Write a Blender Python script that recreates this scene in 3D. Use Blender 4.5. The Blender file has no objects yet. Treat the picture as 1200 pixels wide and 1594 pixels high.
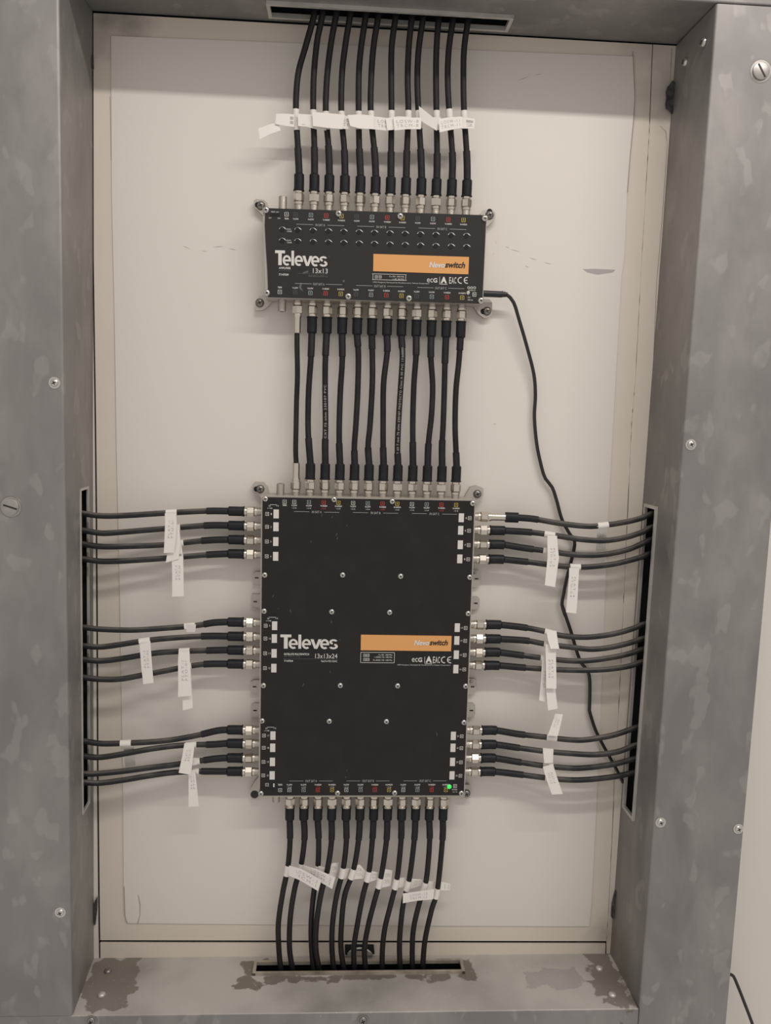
import bpy, math, random
from mathutils import Vector as V, Matrix

random.seed(7)
scn = bpy.context.scene
COL = scn.collection

# ------------------------------------------------------------------ camera
W, H, F = 1200.0, 1594.0, 1301.15
CAM = V((-0.03936, -1.00384, 0.27945))
yaw, pitch, roll = 0.0598, -0.1165, 0.02985
cy_, sy_, cp_, sp_ = math.cos(yaw), math.sin(yaw), math.cos(pitch), math.sin(pitch)
fw = V((sy_*cp_, cy_*cp_, sp_)); r0 = V((cy_, -sy_, 0)); u0 = r0.cross(fw)
rt = math.cos(roll)*r0 + math.sin(roll)*u0
up = -math.sin(roll)*r0 + math.cos(roll)*u0
cd = bpy.data.cameras.new('camera'); cam = bpy.data.objects.new('camera', cd); COL.objects.link(cam)
cam.matrix_world = Matrix(((rt.x, up.x, -fw.x, CAM.x), (rt.y, up.y, -fw.y, CAM.y), (rt.z, up.z, -fw.z, CAM.z), (0, 0, 0, 1)))
cd.sensor_fit = 'VERTICAL'; cd.sensor_height = 36.0; cd.lens = 36.0*F/H
cd.clip_start = 0.01
scn.camera = cam

# ------------------------------------------------------------------ light
wd = bpy.data.worlds.new('room_ambient'); scn.world = wd; wd.use_nodes = True
bg = wd.node_tree.nodes['Background']; bg.inputs[0].default_value = (1.0, 0.945, 0.89, 1); bg.inputs[1].default_value = 0.585
ld = bpy.data.lights.new('ceiling_tube', 'AREA'); ld.shape = 'RECTANGLE'; ld.size = 1.5; ld.size_y = 0.05
ld.energy = 15.2; ld.color = (1.0, 0.945, 0.89)
lo = bpy.data.objects.new('ceiling_tube', ld); COL.objects.link(lo)
lo.location = (0.55, -0.97, 1.43)
dirv = (V((0.55, 0.0, -1.2)) - lo.location).normalized()
lo.rotation_euler = dirv.to_track_quat('-Z', 'Y').to_euler()
vs = scn.view_settings
vs.view_transform = 'Standard'; vs.look = 'None'; vs.exposure = 0.0; vs.gamma = 1.0; vs.use_curve_mapping = False

# ------------------------------------------------------------------ helpers
D = 0.10243          # depth of the trunking frame
def ray(px, py): return rt*((px-W/2)/F) - up*((py-H/2)/F) + fw
def at(px, py, y):
    """point on the vertical plane at depth y that the photograph shows at this pixel"""
    d = ray(px, py); return CAM + d*((y-CAM.y)/d.y)
MM = 0.000765        # metres per photo pixel near the devices

def prop(o, label=None, cat=None, group=None, kind=None):
    if label: o['label'] = label
    if cat: o['category'] = cat
    if group: o['group'] = group
    if kind: o['kind'] = kind
    return o
def empty(name, loc, label=None, cat=None, group=None):
    o = bpy.data.objects.new(name, None); COL.objects.link(o); o.location = loc; o.empty_display_size = .01
    return prop(o, label, cat, group)
def org(o):
    l = V(o.location)
    while o.parent: o = o.parent; l = l + V(o.location)
    return l
class MB:
    def __init__(s): s.v = []; s.f = []; s.m = []; s.mats = []
    def add(s, vs, fs, mat):
        if mat not in s.mats: s.mats.append(mat)
        k = s.mats.index(mat); b = len(s.v)
        s.v += [V(p) for p in vs]; s.f += [tuple(b+i for i in f) for f in fs]; s.m += [k]*len(fs)
        return s
    def box(s, c, ax, ay, az, hx, hy, hz, mat):
        vs = [c+ax*hx*i+ay*hy*j+az*hz*k for i in (-1, 1) for j in (-1, 1) for k in (-1, 1)]
        return s.add(vs, [(0,1,3,2),(4,6,7,5),(0,4,5,1),(2,3,7,6),(0,2,6,4),(1,5,7,3)], mat)
    def prism(s, poly, dvec, mat, sidemat=None):
        """poly: world points (front face), extruded by dvec"""
        n = len(poly); vs = list(poly)+[p+dvec for p in poly]
        s.add(vs, [tuple(range(n)), tuple(range(2*n-1, n-1, -1))], mat)
        s.add(vs, [(i, n+i, n+(i+1) % n, (i+1) % n) for i in range(n)], sidemat or mat)
        return s
    def lathe(s, base, axis, prof, mat, n=16, caps=True, rot=0.0):
        """prof: list of (distance along axis, radius)"""
        a = axis.normalized(); t = V((0, -1, 0)) if abs(a.y) < .9 else V((0, 0, 1)); b = a.cross(t).normalized(); t = b.cross(a)
        vs = []
        for d, r in prof:
            for i in range(n):
                q = 2*math.pi*i/n+rot; vs.append(base+a*d+(t*math.cos(q)+b*math.sin(q))*r)
        fs = [(j*n+i, j*n+(i+1) % n, (j+1)*n+(i+1) % n, (j+1)*n+i) for j in range(len(prof)-1) for i in range(n)]
        if caps: fs += [tuple(range(n-1, -1, -1)), tuple((len(prof)-1)*n+i for i in range(n))]
        return s.add(vs, fs, mat)
    def tube(s, pts, r, mat, n=10, caps=True, flat=1.0):
        rs = r if isinstance(r, (list, tuple)) else [r]*len(pts)
        vs = []; b = None
        for i, p in enumerate(pts):
            t = (pts[min(i+1, len(pts)-1)]-pts[max(i-1, 0)]).normalized()
            fwd = V((0, -1, 0)); e = (fwd - t*t.dot(fwd))
            e = e.normalized() if e.length > 1e-4 else V((1, 0, 0)); g = t.cross(e)
            for k in range(n):
                q = 2*math.pi*k/n; vs.append(p+(e*math.cos(q)*flat+g*math.sin(q))*rs[i])
        m = len(pts)
        fs = [(j*n+i, j*n+(i+1) % n, (j+1)*n+(i+1) % n, (j+1)*n+i) for j in range(m-1) for i in range(n)]
        if caps: fs += [tuple(range(n-1, -1, -1)), tuple((m-1)*n+i for i in range(n))]
        return s.add(vs, fs, mat)
    def build(s, name, parent=None, smooth=True, angle=35, label=None, kind=None):
        o0 = org(parent) if parent else (sum(s.v, V())/len(s.v))
        me = bpy.data.meshes.new(name)
        me.from_pydata([p-o0 for p in s.v], [], s.f)
        for m in s.mats: me.materials.append(m)
        me.polygons.foreach_set('material_index', s.m)
        if smooth:
            me.polygons.foreach_set('use_smooth', [True]*len(me.polygons))
            me.set_sharp_from_angle(angle=math.radians(angle))
        me.update()
        o = bpy.data.objects.new(name, me); COL.objects.link(o)
        if parent: o.parent = parent
        else: o.location = o0
        return prop(o, label, kind=kind)

def catmull(pts, step=0.004):
    P = [pts[0]*2-pts[1]]+list(pts)+[pts[-1]*2-pts[-2]]; out = []
    for i in range(1, len(P)-2):
        a, b, c, d = P[i-1], P[i], P[i+1], P[i+2]
        n = max(2, int((c-b).length/step))
        for k in range(n):
            t = k/n
            out.append(.5*((2*b)+(c-a)*t+(2*a-5*b+4*c-d)*t*t+(3*b-a-3*c+d)*t**3))
    out.append(P[-2]); return out
class Path:
    def __init__(s, pts, step=0.004):
        s.p = catmull(pts, step); s.s = [0.0]
        for a, b in zip(s.p, s.p[1:]): s.s.append(s.s[-1]+(b-a).length)
        s.L = s.s[-1]
    def pt(s, d):
        d = min(max(d, 0), s.L)
        for i in range(len(s.s)-1):
            if s.s[i+1] >= d:
                t = (d-s.s[i])/max(s.s[i+1]-s.s[i], 1e-9); return s.p[i].lerp(s.p[i+1], t)
        return s.p[-1]
    def sub(s, a, b, n=8): return [s.pt(a+(b-a)*i/n) for i in range(n+1)]
    def nearest(s, q, key):
        return min(range(len(s.p)), key=lambda i: abs(key(s.p[i])-q))

# ------------------------------------------------------------------ materials
def lin(r, g, b):
    f = lambda c: (c/255/12.92 if c/255 <= .04045 else ((c/255+.055)/1.055)**2.4)
    return (f(r), f(g), f(b), 1)
def mat(name, col, rough=.5, metal=0.0, spec=.5, noise=None, bump=None, emit=None):
    """noise=(scale, amount, second colour); bump=(scale, strength)"""
    m = bpy.data.materials.new(name); m.use_nodes = True; nt = m.node_tree; b = nt.nodes['Principled BSDF']
    b.inputs['Base Color'].default_value = col; b.inputs['Roughness'].default_value = rough
    b.inputs['Metallic'].default_value = metal; b.inputs['Specular IOR Level'].default_value = spec
    if noise or bump:
        tc = nt.nodes.new('ShaderNodeTexCoord')
    if noise:
        n = nt.nodes.new('ShaderNodeTexNoise'); n.inputs['Scale'].default_value = noise[0]; n.inputs['Detail'].default_value = 5
        nt.links.new(tc.outputs['Object'], n.inputs['Vector'])
        rp = nt.nodes.new('ShaderNodeMapRange'); rp.inputs[1].default_value = .45; rp.inputs[2].default_value = .75
        rp.inputs[3].default_value = 0; rp.inputs[4].default_value = noise[1]
        nt.links.new(n.outputs[0], rp.inputs[0])
        mx = nt.nodes.new('ShaderNodeMix'); mx.data_type = 'RGBA'
        mx.inputs[6].default_value = col; mx.inputs[7].default_value = noise[2]
        nt.links.new(rp.outputs[0], mx.inputs[0]); nt.links.new(mx.outputs[2], b.inputs['Base Color'])
    if bump:
        n2 = nt.nodes.new('ShaderNodeTexNoise'); n2.inputs['Scale'].default_value = bump[0]; n2.inputs['Detail'].default_value = 4
        nt.links.new(tc.outputs['Object'], n2.inputs['Vector'])
        bp = nt.nodes.new('ShaderNodeBump'); bp.inputs['Strength'].default_value = bump[1]; bp.inputs['Distance'].default_value = .001
        nt.links.new(n2.outputs[0], bp.inputs['Height']); nt.links.new(bp.outputs[0], b.inputs['Normal'])
    if emit:
        b.inputs['Emission Color'].default_value = emit[0]; b.inputs['Emission Strength'].default_value = emit[1]
    return m

def galvanised(name, stains=()):
    """zinc-coated sheet: soft spangle flakes; stains = list of (cx,cy,cz,hx,hy,hz,amount) in world metres"""
    m = bpy.data.materials.new(name); m.use_nodes = True; nt = m.node_tree; N = nt.nodes.new; L = nt.links.new
    b = nt.nodes['Principled BSDF']; geo = N('ShaderNodeNewGeometry')
    def noise(scale, det, dist=0, sv=None):
        n = N('ShaderNodeTexNoise'); n.inputs['Scale'].default_value = scale; n.inputs['Detail'].default_value = det
        n.inputs['Distortion'].default_value = dist
        if sv:
            mp = N('ShaderNodeMapping'); mp.inputs['Scale'].default_value = sv; L(geo.outputs['Position'], mp.inputs[0]); L(mp.outputs[0], n.inputs['Vector'])
        else: L(geo.outputs['Position'], n.inputs['Vector'])
        return n.outputs[0]
    def rng(x, a, c, lo, hi):
        r = N('ShaderNodeMapRange'); r.inputs[1].default_value = a; r.inputs[2].default_value = c; r.inputs[3].default_value = lo; r.inputs[4].default_value = hi
        L(x, r.inputs[0]); return r.outputs[0]
    def math_(op, x, y):
        r = N('ShaderNodeMath'); r.operation = op
        for k, q in ((0, x), (1, y)):
            if isinstance(q, (int, float)): r.inputs[k].default_value = q
            else: L(q, r.inputs[k])
        return r.outputs[0]
    def mix(fac, a, c):
        r = N('ShaderNodeMix'); r.data_type = 'RGBA'
        if isinstance(fac, float): r.inputs[0].default_value = fac
        else: L(fac, r.inputs[0])
        for k, q in ((6, a), (7, c)):
            if isinstance(q, tuple): r.inputs[k].default_value = q
            else: L(q, r.inputs[k])
        return r.outputs[2]
    cloud = rng(noise(5, 3), .35, .68, 0, 1)
    col = mix(cloud, (.222, .211, .208, 1), (.292, .279, .271, 1))
    streak = rng(noise(16, 4, .5, (1, 1, .45)), .42, .66, 0, .6)
    col = mix(streak, col, (.375, .355, .34, 1))
    fl = rng(noise(34, 2, .3, (1.1, 1.1, .7)), .60, .64, 0, .32)           # pale spangle flakes
    col = mix(fl, col, (.43, .41, .395, 1))
    fine = rng(noise(70, 5, .4, (1, 1, .5)), .50, .70, 0, .35)
    col = mix(fine, col, (.24, .226, .22, 1))
    rough = rng(noise(18, 3), .3, .7, .44, .60)
    metal = None
    if stains:
        sep = N('ShaderNodeSeparateXYZ'); L(geo.outputs['Position'], sep.inputs[0])
        # paler upward face: plaster powder plus the tube's light painted in
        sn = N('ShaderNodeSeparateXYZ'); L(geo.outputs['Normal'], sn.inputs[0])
        lit_dust = math_('MULTIPLY', rng(sn.outputs[2], .6, .95, 0, 1), rng(noise(9, 4), .25, .6, .35, .85))
        col = mix(lit_dust, col, (.50, .465, .43, 1)); metal = math_('SUBTRACT', .6, math_('MULTIPLY', lit_dust, .6))
        wob = math_('SUBTRACT', noise(45, 4), .5)
        for cx, cy, cz, hx, hy, hz, amt, sc in stains:
            ds = [math_('SUBTRACT', math_('ABSOLUTE', math_('SUBTRACT', sep.outputs[k], c), 0), h) for k, c, h in ((0, cx, hx), (1, cy, hy), (2, cz, hz))]
            d = math_('ADD', math_('MAXIMUM', math_('MAXIMUM', ds[0], ds[1]), ds[2]), math_('MULTIPLY', wob, .055))
            col = mix(rng(d, -.0012, .0012, amt, 0), col, sc)
        # pale plaster specks
        sp = rng(noise(420, 1), .76, .78, 0, .8); col = mix(sp, col, (.62, .58, .53, 1))
    L(col, b.inputs['Base Color']); L(rough, b.inputs['Roughness'])
    if metal: L(metal, b.inputs['Metallic'])
    b.inputs['Metallic'].default_value = .62; b.inputs['Specular IOR Level'].default_value = .5
    return m

M = {}
M['wall'] = mat('painted_wall', (.70, .655, .605, 1), .55, noise=(3.0, .25, (.65, .60, .55, 1)), bump=(240, .05))
M['margin'] = mat('caulked_margin', (.67, .605, .53, 1), .55, noise=(7.0, .5, (.62, .55, .47, 1)), bump=(60, .12))
M['foam'] = mat('black_foam', (.03, .03, .033, 1), .9, noise=(140, .8, (.12, .11, .105, 1)))
M['dark'] = mat('seam_shadow_gap', (.012, .010, .009, 1), .8)
M['cavity'] = mat('black_cavity', (.006, .006, .007, 1), .8)
M['galv'] = galvanised('galvanised_sheet')
SB = (.15, .128, .10, 1)
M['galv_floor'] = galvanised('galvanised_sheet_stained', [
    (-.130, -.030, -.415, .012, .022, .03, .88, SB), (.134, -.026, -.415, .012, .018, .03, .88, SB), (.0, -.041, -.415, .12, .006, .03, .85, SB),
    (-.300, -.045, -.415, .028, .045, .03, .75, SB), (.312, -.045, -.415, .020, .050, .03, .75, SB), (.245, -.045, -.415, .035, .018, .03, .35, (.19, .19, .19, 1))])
def grime(m, spots):
    """soft-edged dirt: (world point, radius, colour, amount)"""
    nt = m.node_tree; N = nt.nodes.new; L = nt.links.new; b = nt.nodes['Principled BSDF']
    geo = N('ShaderNodeNewGeometry'); nz = N('ShaderNodeTexNoise'); nz.inputs['Scale'].default_value = 38; nz.inputs['Detail'].default_value = 5
    L(geo.outputs['Position'], nz.inputs['Vector']); src = b.inputs['Base Color'].links[0].from_socket
    for p, r, c, amt in spots:
        vm = N('ShaderNodeVectorMath'); vm.operation = 'DISTANCE'; L(geo.outputs['Position'], vm.inputs[0]); vm.inputs[1].default_value = p
        ad = N('ShaderNodeMath'); ad.operation = 'MULTIPLY_ADD'; L(nz.outputs[0], ad.inputs[0]); ad.inputs[1].default_value = r*1.3; L(vm.outputs['Value'], ad.inputs[2])
        mr = N('ShaderNodeMapRange'); mr.inputs[1].default_value = r*.55; mr.inputs[2].default_value = r*1.6; mr.inputs[3].default_value = amt; mr.inputs[4].default_value = 0; L(ad.outputs[0], mr.inputs[0])
        mx = N('ShaderNodeMix'); mx.data_type = 'RGBA'; L(mr.outputs[0], mx.inputs[0]); L(src, mx.inputs[6]); mx.inputs[7].default_value = c; src = mx.outputs[2]
    L(src, b.inputs['Base Color'])
SOOT = (.22, .20, .185, 1); BRN = (.20, .16, .12, 1)
grime(M['margin'], [(at(165, 32, 0), .05, SOOT, .75), (at(205, 36, 0), .035, SOOT, .6), (at(1040, 150, 0), .045, SOOT, .55), (at(950, 1455, 0), .04, BRN, .5), (at(1010, 60, 0), .05, SOOT, .35)])
grime(M['galv'], [(at(960, 1470, -.01), .06, BRN, .55), (at(975, 1545, -.06), .05, BRN, .5), (at(140, 1545, -.05), .045, BRN, .45)])
M['rim'] = mat('bare_sheet_edge', (.60, .575, .545, 1), .4, .5, noise=(30, .6, (.36, .34, .32, 1)))
M['rimrust'] = mat('grimy_sheet_edge', (.42, .37, .31, 1), .5, .3, noise=(40, .9, (.16, .13, .10, 1)))
M['jacket'] = mat('black_cable_jacket', (.010, .009, .010, 1), .42, spec=.33, noise=(60, .22, (.045, .04, .038, 1)))
M['dusty_lit'] = mat('dusty_lit_cable_jacket', (.012, .011, .011, 1), .5, spec=.4, noise=(34, .6, (.10, .09, .08, 1)))
M['sleeve'] = mat('heat_shrink', (.013, .012, .014, 1), .52, spec=.3, noise=(90, .25, (.045, .042, .04, 1)))
M['boot'] = mat('rubber_boot', (.009, .009, .012, 1), .5, spec=.3, noise=(110, .25, (.04, .04, .04, 1)))
M['nickel'] = mat('nickel_plating', (.66, .61, .54, 1), .27, 1.0)
M['port'] = mat('dull_nickel_thread', (.50, .46, .41, 1), .38, .9, bump=(900, .5))
M['zamak'] = mat('cast_zinc_chassis', (.50, .465, .42, 1), .45, .55, noise=(25, .5, (.40, .365, .325, 1)))
M['black'] = mat('black_coated_cover', (.0145, .0118, .0115, 1), .38, spec=.30, noise=(45, .25, (.03, .026, .024, 1)))
M['blackamp'] = mat('black_coated_cover_lit', (.0200, .0175, .0172, 1), .40, spec=.38, noise=(45, .25, (.03, .026, .024, 1)))  # black cover with a raised base colour for the light it reflects
M['white'] = mat('white_print', (.66, .63, .60, 1), .6)
M['grey'] = mat('grey_print', (.10, .095, .09, 1), .6)
M['teal'] = mat('pale_green_print', (.36, .43, .40, 1), .6)
M['dim'] = mat('light_grey_print', (.36, .34, .32, 1), .6)
M['red'] = mat('red_print', (.60, .06, .045, 1), .6)
M['yellow'] = mat('yellow_print', (.60, .47, .10, 1), .6)
M['orange'] = mat('orange_band', (.71, .345, .115, 1), .45)
M['ink'] = mat('black_ink', (.02, .015, .012, 1), .6)
M['tagink'] = mat('faded_grey_ink', (.42, .40, .385, 1), .7)
M['paper'] = mat('white_paper_tag', (.78, .745, .70, 1), .65, noise=(20, .3, (.70, .66, .61, 1)))
M['screw'] = mat('zinc_screw', (.62, .60, .57, 1), .28, .9)
M['bolt'] = mat('grey_zinc_bolt', (.42, .40, .38, 1), .42, .8, noise=(120, .6, (.28, .265, .25, 1)))
M['darkscrew'] = mat('dark_steel_screw', (.26, .245, .23, 1), .35, .8)
M['led'] = mat('green_led', (.05, .8, .12, 1), .3, emit=((.06, .9, .14, 1), .45))
M['cord'] = mat('black_pvc_cord', (.014, .013, .013, 1), .4)
M['smear'] = mat('grey_smear', (.40, .375, .36, 1), .7)

def dusty_lit(m, amt, col):
    """paler upper side of a cable: powdery deposit plus light painted in"""
    nt = m.node_tree; N = nt.nodes.new; L = nt.links.new; b = nt.nodes['Principled BSDF']
    geo = N('ShaderNodeNewGeometry'); sp = N('ShaderNodeSeparateXYZ'); L(geo.outputs['Normal'], sp.inputs[0])
    a = N('ShaderNodeMapRange'); a.inputs[1].default_value = .25; a.inputs[2].default_value = .8; L(sp.outputs[2], a.inputs[0])
    nz = N('ShaderNodeTexNoise'); nz.inputs['Scale'].default_value = 22; nz.inputs['Detail'].default_value = 4; L(geo.outputs['Position'], nz.inputs['Vector'])
    c = N('ShaderNodeMapRange'); c.inputs[1].default_value = .35; c.inputs[2].default_value = .65; c.inputs[4].default_value = amt; L(nz.outputs[0], c.inputs[0])
    k = N('ShaderNodeMath'); k.operation = 'MULTIPLY'; L(a.outputs[0], k.inputs[0]); L(c.outputs[0], k.inputs[1])
    mx = N('ShaderNodeMix'); mx.data_type = 'RGBA'; L(k.outputs[0], mx.inputs[0]); L(b.inputs['Base Color'].links[0].from_socket, mx.inputs[6]); mx.inputs[7].default_value = col
    L(mx.outputs[2], b.inputs['Base Color'])
dusty_lit(M['dusty_lit'], .75, (.17, .15, .135, 1))  # cable tops greyed for settled powder and for light falling on them

# ------------------------------------------------------------------ text
_tc = {}
def glyphs(s, bold=0.0, space=1.0, shear=0.0):
    k = (s, bold, space, shear)
    if k in _tc: return _tc[k]
    c = bpy.data.curves.new('t', 'FONT'); c.body = s; c.size = 1; c.resolution_u = 3; c.offset = bold; c.space_character = space; c.shear = shear
    o = bpy.data.objects.new('t', c); COL.objects.link(o)
    dg = bpy.context.evaluated_depsgraph_get(); me = bpy.data.meshes.new_from_object(o.evaluated_get(dg))
    vs = [(v.co.x, v.co.y) for v in me.vertices]; fs = [tuple(p.vertices) for p in me.polygons]
    bpy.data.objects.remove(o); bpy.data.curves.remove(c); bpy.data.meshes.remove(me)
    x0 = min(v[0] for v in vs); x1 = max(v[0] for v in vs); y0 = min(v[1] for v in vs); y1 = max(v[1] for v in vs)
    vs = [((x-x0)/(x1-x0), (y-y0)/(y1-y0)) for x, y in vs]
    _tc[k] = (vs, fs); return _tc[k]

class Plate:
    """the printed front of a device: origin pixel, axes along its edges"""
    def __init__(s, tl, tr, bl, y):
        a, b, c = at(*tl, y), at(*tr, y), at(*bl, y)
        s.ux = (b-a).normalized(); s.uz = V((0, -1, 0)).cross(s.ux)*-1
        if s.uz.z < 0: s.uz = -s.uz
        s.y = y
    def pt(s, px, py, lift=0.0003): return at(px, py, s.y-lift)
    def text(s, mb, st, x0, y0, x1, y1, m, lift=.0003, **k):
        """string fitted in a box: (x0,y1) its lower left pixel, (x1,y0) gives width and height"""
        vs, fs = glyphs(st, **k); o = s.pt(x0, y1, lift)
        w = abs(s.ux.dot(at(x1, y1, s.y)-at(x0, y1, s.y))); h = abs(s.uz.dot(at(x0, y0, s.y)-at(x0, y1, s.y)))
        mb.add([o+s.ux*(x*w)+s.uz*(y*h) for x, y in vs], fs, m)
    def rect(s, mb, cx, cy, w, h, m, lift=.0003):
        c = s.pt(cx, cy, lift); a = s.ux*(w*MM/2); b = s.uz*(h*MM/2)
        mb.add([c-a-b, c+a-b, c+a+b, c-a+b], [(0, 1, 2, 3)], m)
    def slab(s, mb, cx, cy, w, h, th, m):
        c = s.pt(cx, cy, th/2); mb.box(c, s.ux, V((0, 1, 0)), s.uz, w*MM/2, th/2, h*MM/2, m)

# ------------------------------------------------------------------ screws
def screw(parent, c, n, r=.003, m=None, name='screw', slot='cross', washer=False, label=None, rot=.4):
    m = m or M['screw']; mb = MB(); n = n.normalized()
    prof = [(0, r), (r*.25, r*.98), (r*.5, r*.8), (r*.66, r*.45), (r*.68, r*.02)]
    if washer: mb.lathe(c, n, [(0, r*1.45), (r*.15, r*1.45), (r*.15, r*.9)], m, 20, False)
    mb.lathe(c, n, prof, m, 18, False)
    t = V((0, 0, 1)) if abs(n.z) < .9 else V((1, 0, 0)); a = n.cross(t).normalized(); b = n.cross(a)
    a2 = a*math.cos(rot)+b*math.sin(rot); b2 = n.cross(a2)
    top = c+n*(r*.62)
    if slot == 'cross':
        mb.box(top, a2, b2, n, r*.52, r*.12, r*.1, M['ink']); mb.box(top, b2, a2, n, r*.52, r*.12, r*.1, M['ink'])
    return mb.build(name, parent, label=label)
def slotted(parent, c, n, r, rot, label):
    mb = MB(); n = n.normalized()
    mb.lathe(c, n, [(0, r*1.2), (r*.04, r*1.2), (r*.05, r), (r*.22, r*.97), (r*.28, r*.86), (r*.28, r*.01)], M['bolt'], 28, False)
    t = V((0, 0, 1)); a = n.cross(t).normalized(); b = n.cross(a); a2 = a*math.cos(rot)+b*math.sin(rot); b2 = n.cross(a2)
    mb.lathe(c, n, [(0, r*1.34), (r*.02, r*1.32), (r*.02, r*1.19)], M['darkscrew'], 28, False)
    mb.box(c+n*(r*.27), a2, b2, n, r*.84, r*.1, r*.03, M['ink'])
    return mb.build('slotted_bolt', parent, label=label)

# ================================================================== SETTING
def lerp(a, b, t): return a+(b-a)*t
# room wall behind everything
mb = MB(); mb.box(V((0, .028, .2)), V((1, 0, 0)), V((0, 1, 0)), V((0, 0, 1)), 1.6, .008, 1.6, M['wall'])
wall = mb.build('wall_back', None, False); prop(wall, 'cream painted wall behind the steel frame', 'wall', kind='structure')
# dark joint backing, only seen through the gaps between the boards
mb = MB(); mb.add([V((-.345, .0150, -.43)), V((.355, .0150, -.43)), V((.355, .0150, .73)), V((-.345, .0150, .73))], [(0, 1, 2, 3)], M['dark']); mb.build('joint_backing', wall, False)

def board(name, px, y=0.0, th=.003, m=None):
    mb = MB(); mb.prism([at(x, q, y) for x, q in px], V((0, th, 0)), m or M['margin']); return mb.build(name, wall, False)
seamL = [(143.8, 20.3), (144.4, 400), (145.8, 500), (148, 650), (149.7, 800), (151, 1000), (151.8, 1200), (154, 1430), (154.6, 1463.6)]
seamR = [(1016, 69.3), (1014.5, 100), (1011, 196), (1004, 315), (999, 400), (989, 588), (983, 660), (976.5, 805), (970.7, 930), (964, 1080), (955, 1244), (948, 1400), (944, 1465)]
gl, gr = 1.5, .9
rag = random.Random(3)
sR1 = []; sR2 = []
for i in range(len(seamR)-1):
    for k in range(14):
        t = k/14; x = lerp(seamR[i][0], seamR[i+1][0], t); q = lerp(seamR[i][1], seamR[i+1][1], t)
        w = 1.25 if q < 190 or 770 < q < 806 else max(.0, rag.gauss(.35, .45))
        sR1.append((x-w*.5, q)); sR2.append((x+w*.5+.15, q))
sR1.append(seamR[-1]); sR2.append((seamR[-1][0]+.3, seamR[-1][1]))
board('board_field', [(x+gl, q) for x, q in seamL]+[(x, q) for x, q in reversed(sR1)])
board('board_strip', [(120, 19)]+[(x-gl, q) for x, q in seamL]+[(154, 1502), (120, 1502)], m=M['wall'])
board('board_strip', sR2+[(943.5, 1502), (1000, 1502), (1060, 110), (1062, 72)])
board('board_strip', [(156, 1467.8), (560, 1468.8), (942.5, 1469.2), (941, 1504), (156.5, 1504)])
# raised white sheet in the middle of the wall
white = [(173, 56), (985, 88), (987.5, 150), (985, 200), (976, 300), (971.5, 400), (967, 431), (960, 557), (953, 682), (947, 792), (946, 823), (942, 919),
         (936, 1080), (928, 1261), (921, 1400), (917, 1442), (640, 1441), (300, 1438), (199, 1437), (194, 1428), (192.5, 1380), (191, 1200), (186.5, 930), (181.5, 700), (178.5, 500), (174, 300)]
board('white_sheet', white, -.0012, .0012, M['wall'])
# plaster smears and scuffs on the wall
mb = MB()
def smear(pts, m=M['smear']): mb.add([at(x, q, -.00135) for x, q in pts], [tuple(range(len(pts)))], m)
smear([(907, 419), (925, 418.5), (958, 420), (954, 424), (930, 427.5), (914, 424)])
for x, q, l, a in ((772, 377, 9, 1.2), (790, 385, 7, .3), (802, 390, 16, .25), (830, 403, 12, .3), (853, 410, 14, .2), (768, 395, 6, 2.2), (820, 415, 8, .4),
                   (290, 385, 14, .4), (340, 384, 18, -.1), (318, 391, 9, .1), (362, 388, 12, .2), (766, 556, 5, 1.4), (770, 660, 5, .3), (815, 122, 22, -.35), (838, 116, 14, -.2)):
    dx, dy = math.cos(a)*l/2, math.sin(a)*l/2
    smear([(x-dx, q-dy), (x, q-.5), (x+dx, q+dy), (x, q+.5)])
mb.build('scuff_mark', wall, False)
M['crack'] = mat('dirty_crack', (.33, .285, .24, 1), .8)
def crack(pts, w=.55, y=-.0002):
    mb = MB(); n = len(pts); P = [at(x-w*(.4+.6*abs(math.sin(1.7*i))), q, y) for i, (x, q) in enumerate(pts)]+[at(x+w*(.4+.6*abs(math.cos(2.3*i))), q, y) for i, (x, q) in enumerate(pts)]
    mb.add(P, [(i, i+1, n+i+1, n+i) for i in range(n-1)], M['crack']); mb.build('filler_crack', wall, False)
crack([(1045.5, 75), (1044.5, 100), (1043, 128)]); crack([(1027, 196), (1036, 204), (1038.5, 225), (1036, 262), (1032, 320), (1027, 385), (1022, 440), (1017, 560), (1010, 700), (1003, 790)], .6)
crack([(985, 80), (986.5, 110), (988.5, 150), (986, 190), (981, 240), (976.5, 300)], .7, -.0016); crack([(215, 1394), (218, 1408), (218, 1424), (214, 1438)], .6, -.0016); crack([(171, 150), (172, 185), (173, 250)], .5)
crack([(193, 1380), (194.5, 1425), (198, 1438)], .6, -.0016); crack([(956, 1180), (955, 1260), (951, 1340), (947, 1420)], .5)

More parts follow.
